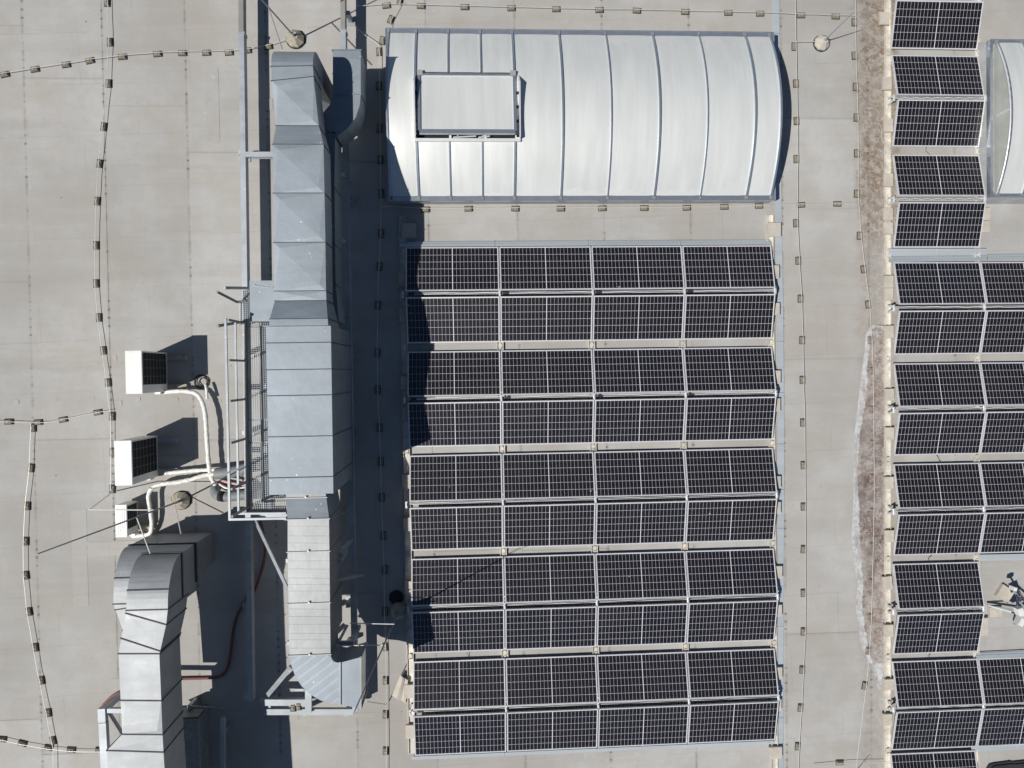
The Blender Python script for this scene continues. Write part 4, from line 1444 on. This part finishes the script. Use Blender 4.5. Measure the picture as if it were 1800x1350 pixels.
# lower end of the frame
MB().beam(at(457, 1233.5, .50), at(538, 1233.5, .50), .14, .10).build('end_beam', M_STEEL, fr)
MB().beam(at(466, 1250, .47), at(622, 1250, .47), .13, .10).build('end_beam', M_STEEL, fr)
MB().beam(at(542.5, 1212, .56), at(542.5, 1252, .56), .14, .08).build('end_beam', M_STEEL, fr)
MB().beam(at(471, 1239.5, .45), at(471, 1246, .45), .13, .06).build('end_beam', M_STEEL, fr)
MB().beam(at(518, 1212, .48), at(534, 1212, .48), .04, .04).build('end_beam', M_STEEL, fr)
MB().beam(at(470, 1222, .45), at(512, 1172, 1.35), .10, .05).build('brace', M_STEEL, fr)
MB().beam(at(449, 915, .55), at(510, 1044, 1.35), .06, .06).build('brace', M_STEEL, fr)
MB().beam(at(640, 1010, .40), at(585, 1020, 1.5), .06, .06).build('brace', M_STEEL, fr)
MB().beam(at(624, 945, .45), at(580, 985, 1.42), .06, .06).build('brace', M_STEEL, fr)
MB().beam(at(610, 1100, .35), at(584, 1150, 1.40), .06, .06).build('brace', M_STEEL, fr)
for (x, y) in ((480, 1228), (540, 1247), (612, 1247), (545, 1060), (612, 1130)):
    p = at(x, y, .2)
    MB().obox(p, .09, .09, .012, .42).build('post', M_STEEL, fr)
MB().beam(at(505, 1130, 1.38), at(622, 1130, 1.38), .08, .07).build('cross_beam', M_STEEL, fr)
MB().beam(at(503, 985, 1.38), at(600, 985, 1.38), .08, .07).build('cross_beam', M_STEEL, fr)
for x, y in ((618, 1130), (598, 985), (510, 985), (512, 1130)):
    p = at(x, y, 1.34)
    MB().box(p.x - .04, p.x + .04, p.y - .04, p.y + .04, .35, 1.34).build('post', M_STEEL, fr)

# frame beside the swan neck
sf = thing('steel_support_frame', 'galvanised frame beside the swan neck duct at the bottom left corner', 'support frame', at(185, 1300).to_tuple())
zf = 1.25
MB().beam(at(180.5, 1244, zf), at(181.5, 1268, zf), .15, .12).build('beam', M_STEEL, sf)
MB().beam(at(182, 1269, zf), at(190, 1430, zf), .15, .12).build('beam', M_STEEL, sf)
MB().beam(at(187.5, 1248, zf - .02), at(300, 1248, zf - .02), .09, .09).build('beam', M_STEEL, sf)
MB().beam(at(192, 1252, zf - .05), at(217, 1292, zf - .35), .05, .05).build('brace', M_STEEL, sf)
for x, y in ((181, 1250), (187, 1380)):
    p = at(x, y, zf)
    MB().box(p.x - .05, p.x + .05, p.y - .05, p.y + .05, .03, zf - .06).box(p.x - .11, p.x + .11, p.y - .11, p.y + .11, .012, .03).build('post', M_STEEL, sf)
MB().beam(at(392, 1262, .5), at(392, 1430, .5), .09, .1).build('beam', M_STEEL, sf)
MB().beam(at(330, 1242, .5), at(392, 1246, .5), .05, .06).build('beam', M_PIPE, sf)
for x, y in ((391, 1290), (391, 1400), (333, 1243)):
    p = at(x, y, .4)
    MB().obox(p, .08, .08, .012, .45).build('post', M_STEEL, sf)

# ---- walkway grating
wk = thing('walkway_grating', 'steel walkway grating of open square mesh beside the plant box', 'grating', at(455, 720).to_tuple())


def grating(px0, py0, px1, py1, z):
    a, b = at(px0, py1, z), at(px1, py0, z)
    m = MB()
    st = 0.043
    nx = max(1, int((b.x - a.x) / st)); ny = max(1, int((b.y - a.y) / st))
    for i in range(nx + 1):
        x = a.x + (b.x - a.x) * i / nx
        m.box(x - .003, x + .003, a.y, b.y, z - .025, z)
    for j in range(ny + 1):
        y = a.y + (b.y - a.y) * j / ny
        m.box(a.x, b.x, y - .003, y + .003, z - .012, z - .0015)
    tag(m.build('mesh_panel', M_STEEL, wk), kind='stuff')


ZG = ZP + .035
grating(428, 510, 476, 573, ZG)
for y0, y1 in ((574, 737), (738, 777), (778, 900)):
    grating(434, y0, 472, y1, ZG)
grating(473, 872, 503, 900, ZG)
MB().beam(at(431, 566, ZG + .06), at(434, 901, ZG + .06), .02, .15).build('toe_board', M_PIPE, wk)
MB().beam(at(434, 900, ZG + .06), at(504, 900, ZG + .06), .02, .15).build('toe_board', M_PIPE, wk)
for y in (574, 738, 778):
    MB().beam(at(437, y, ZG - .06), at(480, y, ZG - .06), .04, .05).build('bearer', M_STEEL, wk)
for x in (459,):
    MB().beam(at(x, 575, ZG - .06), at(x + 3, 898, ZG - .06), .05, .06).build('bearer', M_STEEL, wk)

# ---- guard rail
gr = thing('guard_rail', 'galvanised guard rail with posts along the walkway', 'guard rail', at(433, 730).to_tuple())
ZT, ZM = 1.66, 1.16
c_top = [at(396.5, 559, ZT), at(404, 913, ZT), at(503, 911, ZT)]
c_mid = [at(413.5, 566, ZM), at(419.5, 903, ZM), at(503, 902, ZM)]
for c, s in ((c_top, .045), (c_mid, .04)):
    m = MB()
    m.beam(c[0], c[1] + Vector((0, -s / 2, 0)), s, s)
    m.beam(c[1] + Vector((s / 2, 0, 0)), c[2], s, s)
    m.build('top_rail' if c is c_top else 'mid_rail', M_STEEL, gr)
xp = c_top[0].lerp(c_top[1], .5).x + .035
for y in (562, 633, 705, 779, 860, 908):
    a = at(433, y, ZG).y
    yy = at(400, y, ZT).y
    k = (yy - c_top[0].y) / (c_top[1].y - c_top[0].y)
    x = c_top[0].lerp(c_top[1], k).x
    MB().box(x + .024, x + .07, yy - .022, yy + .022, ZG - .12, ZT + .01).build('post', M_OLDST, gr)  # darker steel stands in for the posts' shaded sides
p = at(503, 911, ZT)
MB().box(p.x - .045, p.x, p.y - .04, p.y + .0, ZG - .12, ZT).build('post', M_STEEL, gr)

# ---- metal hatch plate and ladder head
hp = thing('cover_plate', 'plain galvanised cover box with a pale wire beside the duct above the walkway', 'cover box', at(462, 530).to_tuple())
a, b = at(440, 565, 1.15), at(490, 493, 1.15)
MB().box(a.x, b.x, a.y, b.y, .75, 1.15).build('casing', M_GALV, hp)
MB().tube([at(447, 500, 1.17), at(449, 502, 1.17), at(466, 505, 1.17), at(476, 506, 1.17), at(481, 503, 1.17)], .008, 6).build('wire', M_WIRE, hp)
ldr = thing('access_ladder', 'galvanised access ladder head with bent handrails left of the walkway', 'ladder', at(420, 540).to_tuple())
MB().beam(at(395, 506, 1.55), at(440, 506.5, .85), .05, .05).build('handrail', M_STEEL, ldr)
MB().beam(at(382, 513, 1.5), at(417, 531, .7), .045, .045).beam(at(417, 531, .7), at(432, 529, .62), .045, .045).build('handrail', M_PIPE, ldr)
MB().beam(at(383, 573, 1.5), at(412, 568, .8), .045, .045).beam(at(412, 568, .8), at(432, 565, .62), .045, .045).build('handrail', M_PIPE, ldr)
for k in range(3):
    z = .12 + k * .2
    p, q = at(424 - k * 1, 533, z), at(424 - k * 1, 566, z)
    MB().beam(p, q, .03, .03).build('rung', M_STEEL, ldr)
for y in (531, 568):
    p = at(420, y, .62)
    MB().box(p.x - .02, p.x + .02, p.y - .02, p.y + .02, .012, .66).build('stringer', M_STEEL, ldr)


# ------------------------------------------------------------------ air conditioners
def ac_unit(label, x0, y0, x1, y1, H, grille, feetx, cols, rows, wood=False):
    """pixel rectangle of the top; front faces +x"""
    a, b = at(x0, y1, H), at(x1, y0, H)
    t = thing('air_conditioner', label, 'air conditioner', ((a.x + b.x) / 2, (a.y + b.y) / 2, 0), 'outdoor air conditioner units')
    zb = 0.10
    X0, X1, Y0, Y1 = a.x, b.x, a.y, b.y
    m = MB()
    m.box(X0, X1 - .012, Y0, Y1, zb, H - .03)
    m.build('casing', M_GREY if False else M_WHITE, t)
    MB().box(X0 - .008, X1 + .008, Y0 - .008, Y1 + .008, H - .03, H - .006).box(X0, X1, Y0, Y1, H - .006, H).build('lid', M_WHITE, t)
    g0 = Y0 + grille * (Y1 - Y0)
    if H < 1:
        for k in range(1, 5):
            x = X0 + (X1 - X0) * k / 5
            MB().box(x - .006, x + .006, Y0 + .03, Y1 - .03, H, H + .006).build('lid_rib', M_WHITE, t)
    MB().box(X1 - .012, X1, Y0 + .0, g0, zb, H - .031).build('service_panel', M_WHITE, t)
    MB().box(X1 - .012, X1 - .008, g0, Y1, zb, H - .031).build('coil', M_DARK, t)
    MB().box(X1 - .008, X1 + .004, Y1 - .03, Y1, zb, H - .031).box(X1 - .008, X1 + .004, g0, Y1 - .03, zb, zb + .05).build('grille_frame', M_WHITE, t)
    for k in range(cols + 1):
        z = zb + .05 + (H - .06 - zb) * k / (cols + .35)
        MB().box(X1 - .002, X1 + .010, g0 + .01, Y1 - .03, z - .004, z + .004).build('grille_bar', M_PIPE, t)
    for k in range(1, rows):
        y = g0 + (Y1 - g0) * k / rows
        MB().box(X1 + .010, X1 + .016, y - .004, y + .004, zb + .05, H - .05).build('grille_bar', M_PIPE, t)
    for y in (Y0 + .13 * (Y1 - Y0), Y1 - .13 * (Y1 - Y0)):
        MB().box(X0 - .04, X1 + feetx, y - .05, y + .05, .012, zb).build('foot', M_CONCD if wood else M_STEEL, t)
    MB().box(X0 + .15, X0 + .27, Y0 - .05, Y0, zb + .05, zb + .25).build('valve_cover', M_WHITE, t)
    return t


ac_unit('tall white air conditioner with feet of wood, topmost of the three', 222, 617, 248, 691.7, 1.32, .20, .42, 7, 4, True)
ac_unit('largest white air conditioner with steel feet, middle of the three', 203, 775, 230, 853, 1.32, .16, .42, 7, 4)
ac_unit('small low white air conditioner beside the lightning mast, lowest of the three', 204, 888, 221.5, 944, .62, .22, .32, 5, 1, True)


# ---- lagged pipes and hoses
def smooth_path(pts, n=6):
    P = [Vector(p) for p in pts]
    out_ = []
    for i in range(len(P) - 1):
        p0, p1, p2, p3 = P[max(i - 1, 0)], P[i], P[i + 1], P[min(i + 2, len(P) - 1)]
        for k in range(n):
            t = k / n
            out_.append(0.5 * ((2 * p1) + (p2 - p0) * t + (2 * p0 - 5 * p1 + 4 * p2 - p3) * t * t + (3 * p1 - p0 - 3 * p2 + p3) * t ** 3))
    out_.append(P[-1])
    return out_


def pipe(name, label, cat, pts, r, mat, n=8, jit=0.0, group=None):
    q = smooth_path([at(*p) for p in pts])
    rs = [r * (1 + random.uniform(-jit, jit)) for _ in q]
    o = MB().tube(q, rs, n).build(name, mat, None, True)
    return tag(o, label, cat, group)


pipe('lagged_pipe', 'white taped refrigerant pipe curving from the topmost air conditioner to the walkway', 'pipe',
     [(285, 690, .2), (305, 688, .25), (328, 688, .28), (346, 693, .28), (356, 708, .28), (361, 730, .3), (363, 760, .32), (365, 790, .3), (367, 815, .3), (371, 838, .28), (379, 853, .25)], .05, M_LAG, 9, .13, 'white taped pipes')
pipe('lagged_pipe', 'short straight white taped pipe from the middle air conditioner to the walkway', 'pipe',
     [(290, 832, .2), (302, 831, .2), (330, 828, .22), (360, 826, .25), (392, 826, .3)], .045, M_LAG, 9, .12, 'white taped pipes')
pipe('lagged_pipe', 'bent white taped pipe from the lowest air conditioner round to the walkway', 'pipe',
     [(232, 942, .12), (250, 941, .12), (264, 937, .14), (267, 920, .2), (264, 895, .25), (261, 872, .28), (268, 858, .3), (285, 851, .3), (310, 848, .3), (335, 843, .3), (358, 836, .3), (382, 833, .32)], .048, M_LAG, 9, .13, 'white taped pipes')
pipe('lagged_pipe', 'white taped pipe tail falling beside the cable coil', 'pipe', [(361, 676, .18), (363, 686, .2), (364, 702, .24)], .03, M_LAG, 8, .1, 'white taped pipes')
pipe('insulated_pipe', 'upper thick grey insulated pipe entering under the walkway', 'pipe', [(379, 833, .34), (400, 831, .36), (420, 827, .38), (445, 820, .4), (470, 816, .4)], .12, M_PIPE, 14, .02, 'thick grey insulated pipes')
ip = thing('insulated_pipe', 'lower thick grey insulated pipe elbow with a black band beside the walkway', 'pipe', at(395, 868).to_tuple(), 'thick grey insulated pipes')
MB().tube(smooth_path([at(383, 852, .12), at(378, 863, .28), at(384, 871, .38), at(398, 873, .42), at(420, 871, .42), at(450, 868, .42), at(475, 868, .42)]), .11, 14).build('pipe', M_PIPE, ip, True)
MB().tube([at(386, 872, .405), at(391, 872.6, .42), at(395, 873, .425)], .116, 14).build('band', M_RUB, ip, True)
pipe('hose', 'upper pink hose between the two grey insulated pipes', 'hose', [(386, 843, .2), (398, 847, .25), (412, 850, .25), (435, 854, .25)], .03, simple('pink_hose', (.62, .33, .34), .5), 8)
pipe('hose', 'grey hose arching below the pink hose at the walkway', 'hose', [(384, 850, .2), (398, 858, .3), (410, 860, .3), (432, 857, .3)], .026, M_LAG, 8)
cc = thing('cable_coil', 'coil of black cable lying right of the topmost air conditioner', 'cable', at(354, 671).to_tuple())
for cx, cy, rr_, z in ((354, 671, .155, .03), (355, 671.5, .14, .045), (357, 671, .088, .035)):
    c = at(cx, cy, z)
    MB().tube([c + Vector((rr_ * math.cos(k * math.pi / 12), rr_ * math.sin(k * math.pi / 12), 0.01 * math.sin(k))) for k in range(24)], .011, 6, True).build('loop', M_CAB, cc)
pipe('red_conduit', 'red corrugated conduit curving through the shade from the walkway to the swan neck duct', 'conduit',
     [(455, 905, .3), (462, 935, .25), (466, 965, .2), (463, 990, .15), (455, 1018, .12), (446, 1040, .1), (430, 1058, .06), (416, 1085, .05), (409, 1115, .05), (405, 1150, .05), (398, 1178, .05), (383, 1190, .05), (355, 1192, .05), (320, 1193, .05), (300, 1195, .05), (215, 1215, .05), (186, 1235, .05), (178, 1248, .05)], .033, M_RED, 8)


# ------------------------------------------------------------------ lightning masts
def mast_base(root, c, r=.20, h=.2, flat=False, mat=None):
    MB().frustum((c.x, c.y), r * 1.04, r * 1.02, .012, .035, 20).build('rubber_mat', M_RUB if not flat else M_CONCD, root)
    m = MB()
    m.frustum((c.x, c.y), r * .98, r * .98, .035, .08, 8, .3)
    m.frustum((c.x, c.y), r * .98, r * .42, .08, h, 8, .3)
    m.build('concrete_foot', mat or M_CONCD, root)
    MB().frustum((c.x, c.y), .03, .026, h - .002, h + .12, 10).build('socket', M_STEEL, root)


def mast(label, bp, tip, zt, r0, r1, mat=None, flat=False, rb_=.20, arms=()):
    c = at(bp[0], bp[1], 0)
    t = thing('lightning_mast', label, 'lightning mast', c.to_tuple(), 'lightning masts')
    mast_base(t, c, rb_, .2, flat, mat)
    T = at(tip[0], tip[1], zt)
    B = Vector((c.x, c.y, .2))
    n = 6
    MB().tube([B.lerp(T, i / n) for i in range(n + 1)], [r0 + (r1 - r0) * i / n for i in range(n + 1)], 8).build('rod', M_GREY, t)
    for p, q in arms:
        MB().tube([at(*p), at(*q)], .012, 6).build('stay', M_WIRE, t)
    return t


mast('tall lightning mast leaning over the lower left of the roof beside the small air conditioner', (320, 879), (65, 974), 5.25, .02, .010, None, False, .21,
     arms=(((240, 909, 2.1), (264, 973, 1.95)), ((307, 886, .35), (318, 938, .9)), ((275, 896.5, 1.3), (157, 896, 1.3)), ((157, 896, 1.3), (195, 867, .12))))
b2 = at(520, 70)
P2 = at(472, 13, 1.5)
dirv = (P2 - Vector((b2.x, b2.y, .2))) / 1.3
T2 = Vector((b2.x, b2.y, .2)) + dirv * 4.6
t2 = thing('lightning_mast', 'lightning mast behind the top end of the long duct, its tip out of the picture', 'lightning mast', b2.to_tuple(), 'lightning masts')
mast_base(t2, b2, .21)
MB().tube([Vector((b2.x, b2.y, .2)).lerp(T2, i / 6) for i in range(7)], [.018 - .0014 * i for i in range(7)], 8).build('rod', M_GREY, t2)
MB().tube([P2, at(496, 86, 2.2)], .012, 6).build('stay', M_GREY, t2)
mast('lightning mast in the shade between the ducts and the lower left of the middle array', (701, 1073), (623, 1251), 5.0, .018, .010, None, True, .20,
     arms=(((588, 1135, 1.75), (678, 1134, 1.75)), ((615, 1095.5, 1.2), (693, 1097, 1.2)), ((644, 1233, 1.2), (678, 1238, .12))))
mast('short thin lightning rod on a pale octagonal foot right of the large skylight', (1443, 77), (1502, 20), 1.95, .012, .006, M_CONC, False, .19)
tag(MB().frustum((at(697, 1050).x, at(697, 1050).y), .17, .17, .012, .03, 24).build('rubber_mat', M_RUB), 'round black rubber mat in the shade beside the mast foot left of the middle array', 'rubber mat')
mast('lightning rod below the bottom picture edge near the right array', (1490, 1366), (1520, 1420), 1.4, .012, .005, M_CONC, False, .19)

# ------------------------------------------------------------------ conductor wires on their holders
_hold = None


def holder_proto():
    t = thing('wire_holder', 'wire holder', 'wire holder')
    MB().box(-.094, .094, -.064, .064, .012, .03).build('base_plate', M_RUB, t)
    m = MB()
    m.hexa([(-.085, -.054, .03), (.085, -.054, .03), (.085, .054, .03), (-.085, .054, .03)], [(-.062, -.038, .07), (.062, -.038, .07), (.062, .038, .07), (-.062, .038, .07)])
    m.build('block', M_BLOCK, t)
    MB().box(-.014, .014, -.018, .018, .07, .09).build('clip', M_GREY, t)
    return t


ZW_ = 0.092


def wire_run(desc, pts, blocks, end_word, angs=None, lab=None, lift=ZW_):
    """pts: pixel polyline of the wire; blocks: pixel centres of holders, in order"""
    global _hold
    q = []
    P = [at(x, y, lift) for x, y in pts]
    for i in range(len(P) - 1):
        L = (P[i + 1] - P[i]).length
        n = max(2, int(L / .22))
        for k in range(n):
            q.append(P[i].lerp(P[i + 1], k / n) + Vector((random.uniform(-.004, .004), random.uniform(-.004, .004), 0)))
    q.append(P[-1])
    w = MB().tube(q, .0070, 6).build('conductor_wire', M_WIRE)
    tag(w, 'bare lightning conductor wire %s' % desc, 'wire', 'lightning conductor wires')
    for k, (x, y) in enumerate(blocks):
        c = at(x, y, .05)
        # direction of the nearest wire piece
        best = None
        for i in range(len(P) - 1):
            a, b = P[i].xy, P[i + 1].xy
            u = b - a
            s = max(0, min(1, (c.xy - a).dot(u) / u.length_squared))
            dd = (a + u * s - c.xy).length
            if best is None or dd < best[0]: best = (dd, math.atan2(u.y, u.x), a + u * s)
        if _hold is None:
            o = _hold = holder_proto()
        else:
            o = copy_tree(_hold)
        pos = best[2].lerp(c.xy, 0.8) if best[0] < .25 else c.xy
        o.location = (pos.x, pos.y, 0)
        o.rotation_euler = (0, 0, best[1] + random.uniform(-.06, .06))
        if 1495 < x < 1540 and 575 < y < 1165:
            for ch in o.children:
                for sl_ in ch.material_slots:
                    sl_.link = 'OBJECT'
                    sl_.material = M_DIRTB
        o['label'] = 'block on the wire %s, %s %s' % (desc, ORD[k], end_word)
        o['group'] = 'small blocks holding the conductor wires'


wire_run('left of the air conditioners', [(188, -20), (189, 3), (191.5, 73), (188, 146), (180, 222), (173, 287), (169, 353), (167, 431), (167, 498), (171, 558), (179, 616), (187, 672), (194, 732), (195, 795), (194, 862)],
         [(186, 3), (192, 73), (190, 146), (181, 222), (174, 287), (170, 353), (168, 431), (168, 498), (173, 558), (181, 616), (189, 672.5), (196, 732), (197.5, 795), (196.5, 860)], 'from the top')
wire_run('crossing the top left roof corner', [(-20, 133), (8, 128), (60, 119), (115, 111), (157, 104), (214, 97), (276, 92), (320, 90.5), (362, 90), (404, 89), (435, 86), (471, 79), (505, 68), (518, 67)],
         [(7, 130), (60, 121), (115, 113), (157, 106), (214, 99), (276, 94), (320, 92.5), (362, 92), (402, 92), (434, 88), (471, 81)], 'from the left')
wire_run('joining from the left picture edge', [(-20, 741), (15, 741.5), (53, 743), (80, 742.5), (110, 737), (170, 725), (195, 721)], [(14, 741.5), (66, 742.5), (110, 738), (171, 725)], 'from the left')
wire_run('curving down the left picture side', [(54, 744), (54, 753), (51, 823), (44, 890), (41, 952), (41, 1012), (47, 1076), (58, 1139), (69, 1197), (81, 1254), (90, 1303), (93, 1316), (94, 1370)],
         [(57.5, 752), (53.5, 823), (47, 890), (44, 952), (44.5, 1012), (50, 1076), (61, 1139), (72, 1197), (84, 1254), (92, 1303)], 'from the top')
wire_run('along the bottom left corner', [(-20, 1298), (3, 1301), (38, 1309), (84, 1317), (123, 1321), (174, 1322), (180, 1322)], [(2, 1301), (38, 1308), (84, 1315.5), (124, 1319), (174, 1319.5)], 'from the left')
wire_run('between the skylight and the dried puddle', [(1398, -20), (1399, 40), (1399.5, 73), (1401, 146), (1402.5, 212), (1403, 278), (1402, 360), (1402, 392), (1405.5, 458), (1409.5, 525), (1412, 597), (1413, 667), (1415, 743), (1416, 818), (1416, 891), (1416, 966), (1416, 1043), (1416, 1112), (1413, 1178), (1409.5, 1245), (1405, 1313), (1403, 1370)],
         [(1397, 81), (1400, 146), (1401, 212), (1400.5, 279), (1400, 392), (1404, 458), (1408, 525), (1411, 598), (1411.5, 668), (1412, 743), (1413, 818), (1413, 891), (1413, 966), (1413, 1043), (1413, 1111), (1411, 1178), (1408, 1245), (1403, 1313)], 'from the top')
wire_run('above the large skylight', [(625, 10), (640, 9.5), (680, 6.5), (740, 8), (818, 10), (900, 12), (978, 14), (1055, 15.5), (1120, 16.5), (1205, 18.5), (1280, 20), (1337, 21.5), (1400, 24), (1471, 26.5), (1504, 27)],
         [(679, 9), (740, 9.5), (817, 11.5), (899, 13.5), (978, 15), (1054, 16.5), (1120, 17.5), (1205, 20), (1281, 21.5), (1337, 23), (1409, 26), (1470, 28)], 'from the left')
wire_run('down through the dried puddle', [(1504, -20), (1504.5, 60), (1505, 97), (1507, 152), (1508.5, 206), (1509, 269), (1509, 340), (1514, 414), (1521, 473), (1529, 535), (1533, 598), (1535, 652), (1536, 720), (1536.5, 780), (1537, 840), (1536.5, 900), (1535, 960), (1533.5, 1024), (1532, 1085), (1529, 1145), (1523, 1206), (1515, 1267), (1507, 1328), (1505, 1370)],
         [(1503, 38), (1503, 97), (1505, 152), (1506.5, 206), (1507, 269), (1507, 340), (1512, 414), (1519, 473), (1527, 535), (1531, 598), (1533, 652), (1533.5, 720), (1534, 780), (1534, 840), (1533.5, 900), (1532, 960), (1531.5, 1024), (1530, 1085), (1527, 1145), (1521, 1206), (1514, 1268), (1505.5, 1328)][:20], 'from the top')
wire_run('between the large skylight and the middle array', [(670, 365), (690, 362), (735, 366), (790, 366), (906, 365), (1059, 364.5), (1133, 364), (1208, 363.5), (1335, 360.5), (1409, 358.5), (1505, 356.5)],
         [(748, 368), (823.5, 366.5), (906, 366.5), (986, 366.5), (1059, 366), (1133, 365.5), (1208, 365), (1274, 363.5), (1335, 361.5), (1409, 360), (1473, 358)], 'from the left')
wire_run('in the shade left of the middle array', [(625, 48), (640, 60), (660, 74), (666, 80), (667, 90), (667, 110), (668, 200), (669, 300), (670, 365), (669, 410), (668, 440), (665, 490), (664, 540), (663, 620), (664, 690), (667, 752), (669, 812), (671, 875), (673, 942), (675, 1002), (676, 1076), (678, 1138), (679, 1197), (679, 1257), (679.5, 1321), (679, 1370)],
         [(666, 90), (665, 150), (666, 225), (668, 280), (670, 340), (670, 410), (667, 468), (664, 536), (663.5, 620), (664, 685), (667, 752), (669, 812), (671, 875), (674, 942), (677, 1002), (677, 1076), (677, 1138), (677, 1197), (677, 1257), (677, 1321)], 'from the top')
wire_run('dropping to the upper left skylight corner', [(708, -20), (703, 5), (688, 36), (685, 47)], [(702, 0), (686, 33)], 'from the top')
wire_run('reaching the right array at the bottom edge', [(1430, 1347), (1477, 1342), (1508, 1340), (1556, 1339)], [(1477, 1342)], 'from the left')
for k, (x, y) in enumerate(((515, 1244.5), (524.5, 1242))):
    o = copy_tree(_hold)
    o.location = at(x, y, .55)
    o.location.z = .50
    o.rotation_euler = (0, 0, math.pi / 2)
    o['label'] = 'spare block lying on the lower end beam of the steel frame, %s of two' % ('left', 'right')[k]
    o['group'] = 'spare blocks on the steel frame'
tag(copy_tree(_hold), 'small block half hidden beside the upper left corner of the large skylight')['group'] = 'single blocks by the skylight'
COL.objects[-1].location
o = [x for x in bpy.data.objects if x.get('group') == 'single blocks by the skylight'][0]
o.location = at(672.5, 72, 0); o.rotation_euler = (0, 0, math.radians(80))
tag(MB().tube([at(1400, 73, .11), at(1434, 73, .11), at(1443, 76, .2)], .0075, 6).build('conductor_wire', M_WIRE), 'short bare wire tying the pale octagonal mast foot to the long wire', 'wire', 'lightning conductor wires')

# ------------------------------------------------------------------ stand with antennas at the right edge
st = thing('floodlight_stand', 'three legged steel stand with white boxes on concrete slabs at the right picture edge', 'stand', at(1782, 1075).to_tuple())
hub = at(1786, 1073, .12)
hx = Vector((hub.x, hub.y, 0))
for (x, y) in ((1736, 1064), (1787, 1032), (1783, 1097), (1822, 1080)):
    e = at(x, y, .14)
    MB().beam(hx + Vector((0, 0, .2)), e, .04, .04).beam(hx + Vector((0, 0, .75)), e, .03, .03).build('leg', M_STEEL, st)
MB().tube([hx + Vector((0, 0, .1)), hx + Vector((0, 0, 1.2))], .035, 10).build('pole', M_STEEL, st)
for (x, y, z, a) in ((1796, 1076, 1.05, .35), (1797, 1094, .95, -.55), (1785, 1036, .6, -.2)):
    c = at(x, y, z)
    w, h = (.12, .18) if z > .9 else (.07, .09)
    MB().obox(c, w, h, z - .16, z, a).obox(c, w * .85, h * .9, z, z + .012, a).build('floodlight', M_WHITE, st)
    MB().beam(c - Vector((0, 0, .1)), hx + Vector((0, 0, z - .1)), .03, .03).build('bracket', M_STEEL, st)
for (x, y, w, h, a, l) in ((1768, 1044, 26, 25, -.6, 'tilted pale concrete slab under the upper leg of the floodlight stand'), (1751, 1076, 23, 18, 0, 'level pale concrete slab under the left leg of the floodlight stand'),
                           (1816, 1084, 26, 22, .3, 'pale concrete slab under the right leg of the floodlight stand')):
    c = at(x, y, .1)
    tag(MB().obox(c, w / 76, h / 76, .012, .095, a).obox(c, w / 76 - .012, h / 76 - .012, .095, .1, a).build('concrete_slab', M_CONC), l, 'concrete slab', 'slabs under the floodlight stand')

# black sheet added in place of a cast shadow at the lower right corner
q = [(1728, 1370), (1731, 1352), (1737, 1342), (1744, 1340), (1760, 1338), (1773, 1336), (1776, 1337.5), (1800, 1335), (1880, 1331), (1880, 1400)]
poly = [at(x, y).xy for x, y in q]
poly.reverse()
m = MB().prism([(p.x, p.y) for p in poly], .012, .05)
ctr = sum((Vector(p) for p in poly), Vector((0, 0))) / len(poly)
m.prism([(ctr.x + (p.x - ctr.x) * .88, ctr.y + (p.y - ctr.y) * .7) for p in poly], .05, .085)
tag(m.build('shade_sheet', M_SHADE), 'black sheet standing in for a cast shadow at the lower right picture corner', 'shade sheet')

for _o in bpy.data.objects:
    if _o.get('label') and not 4 <= len(_o['label'].split()) <= 16: print('LABEL', len(_o['label'].split()), _o['label'])
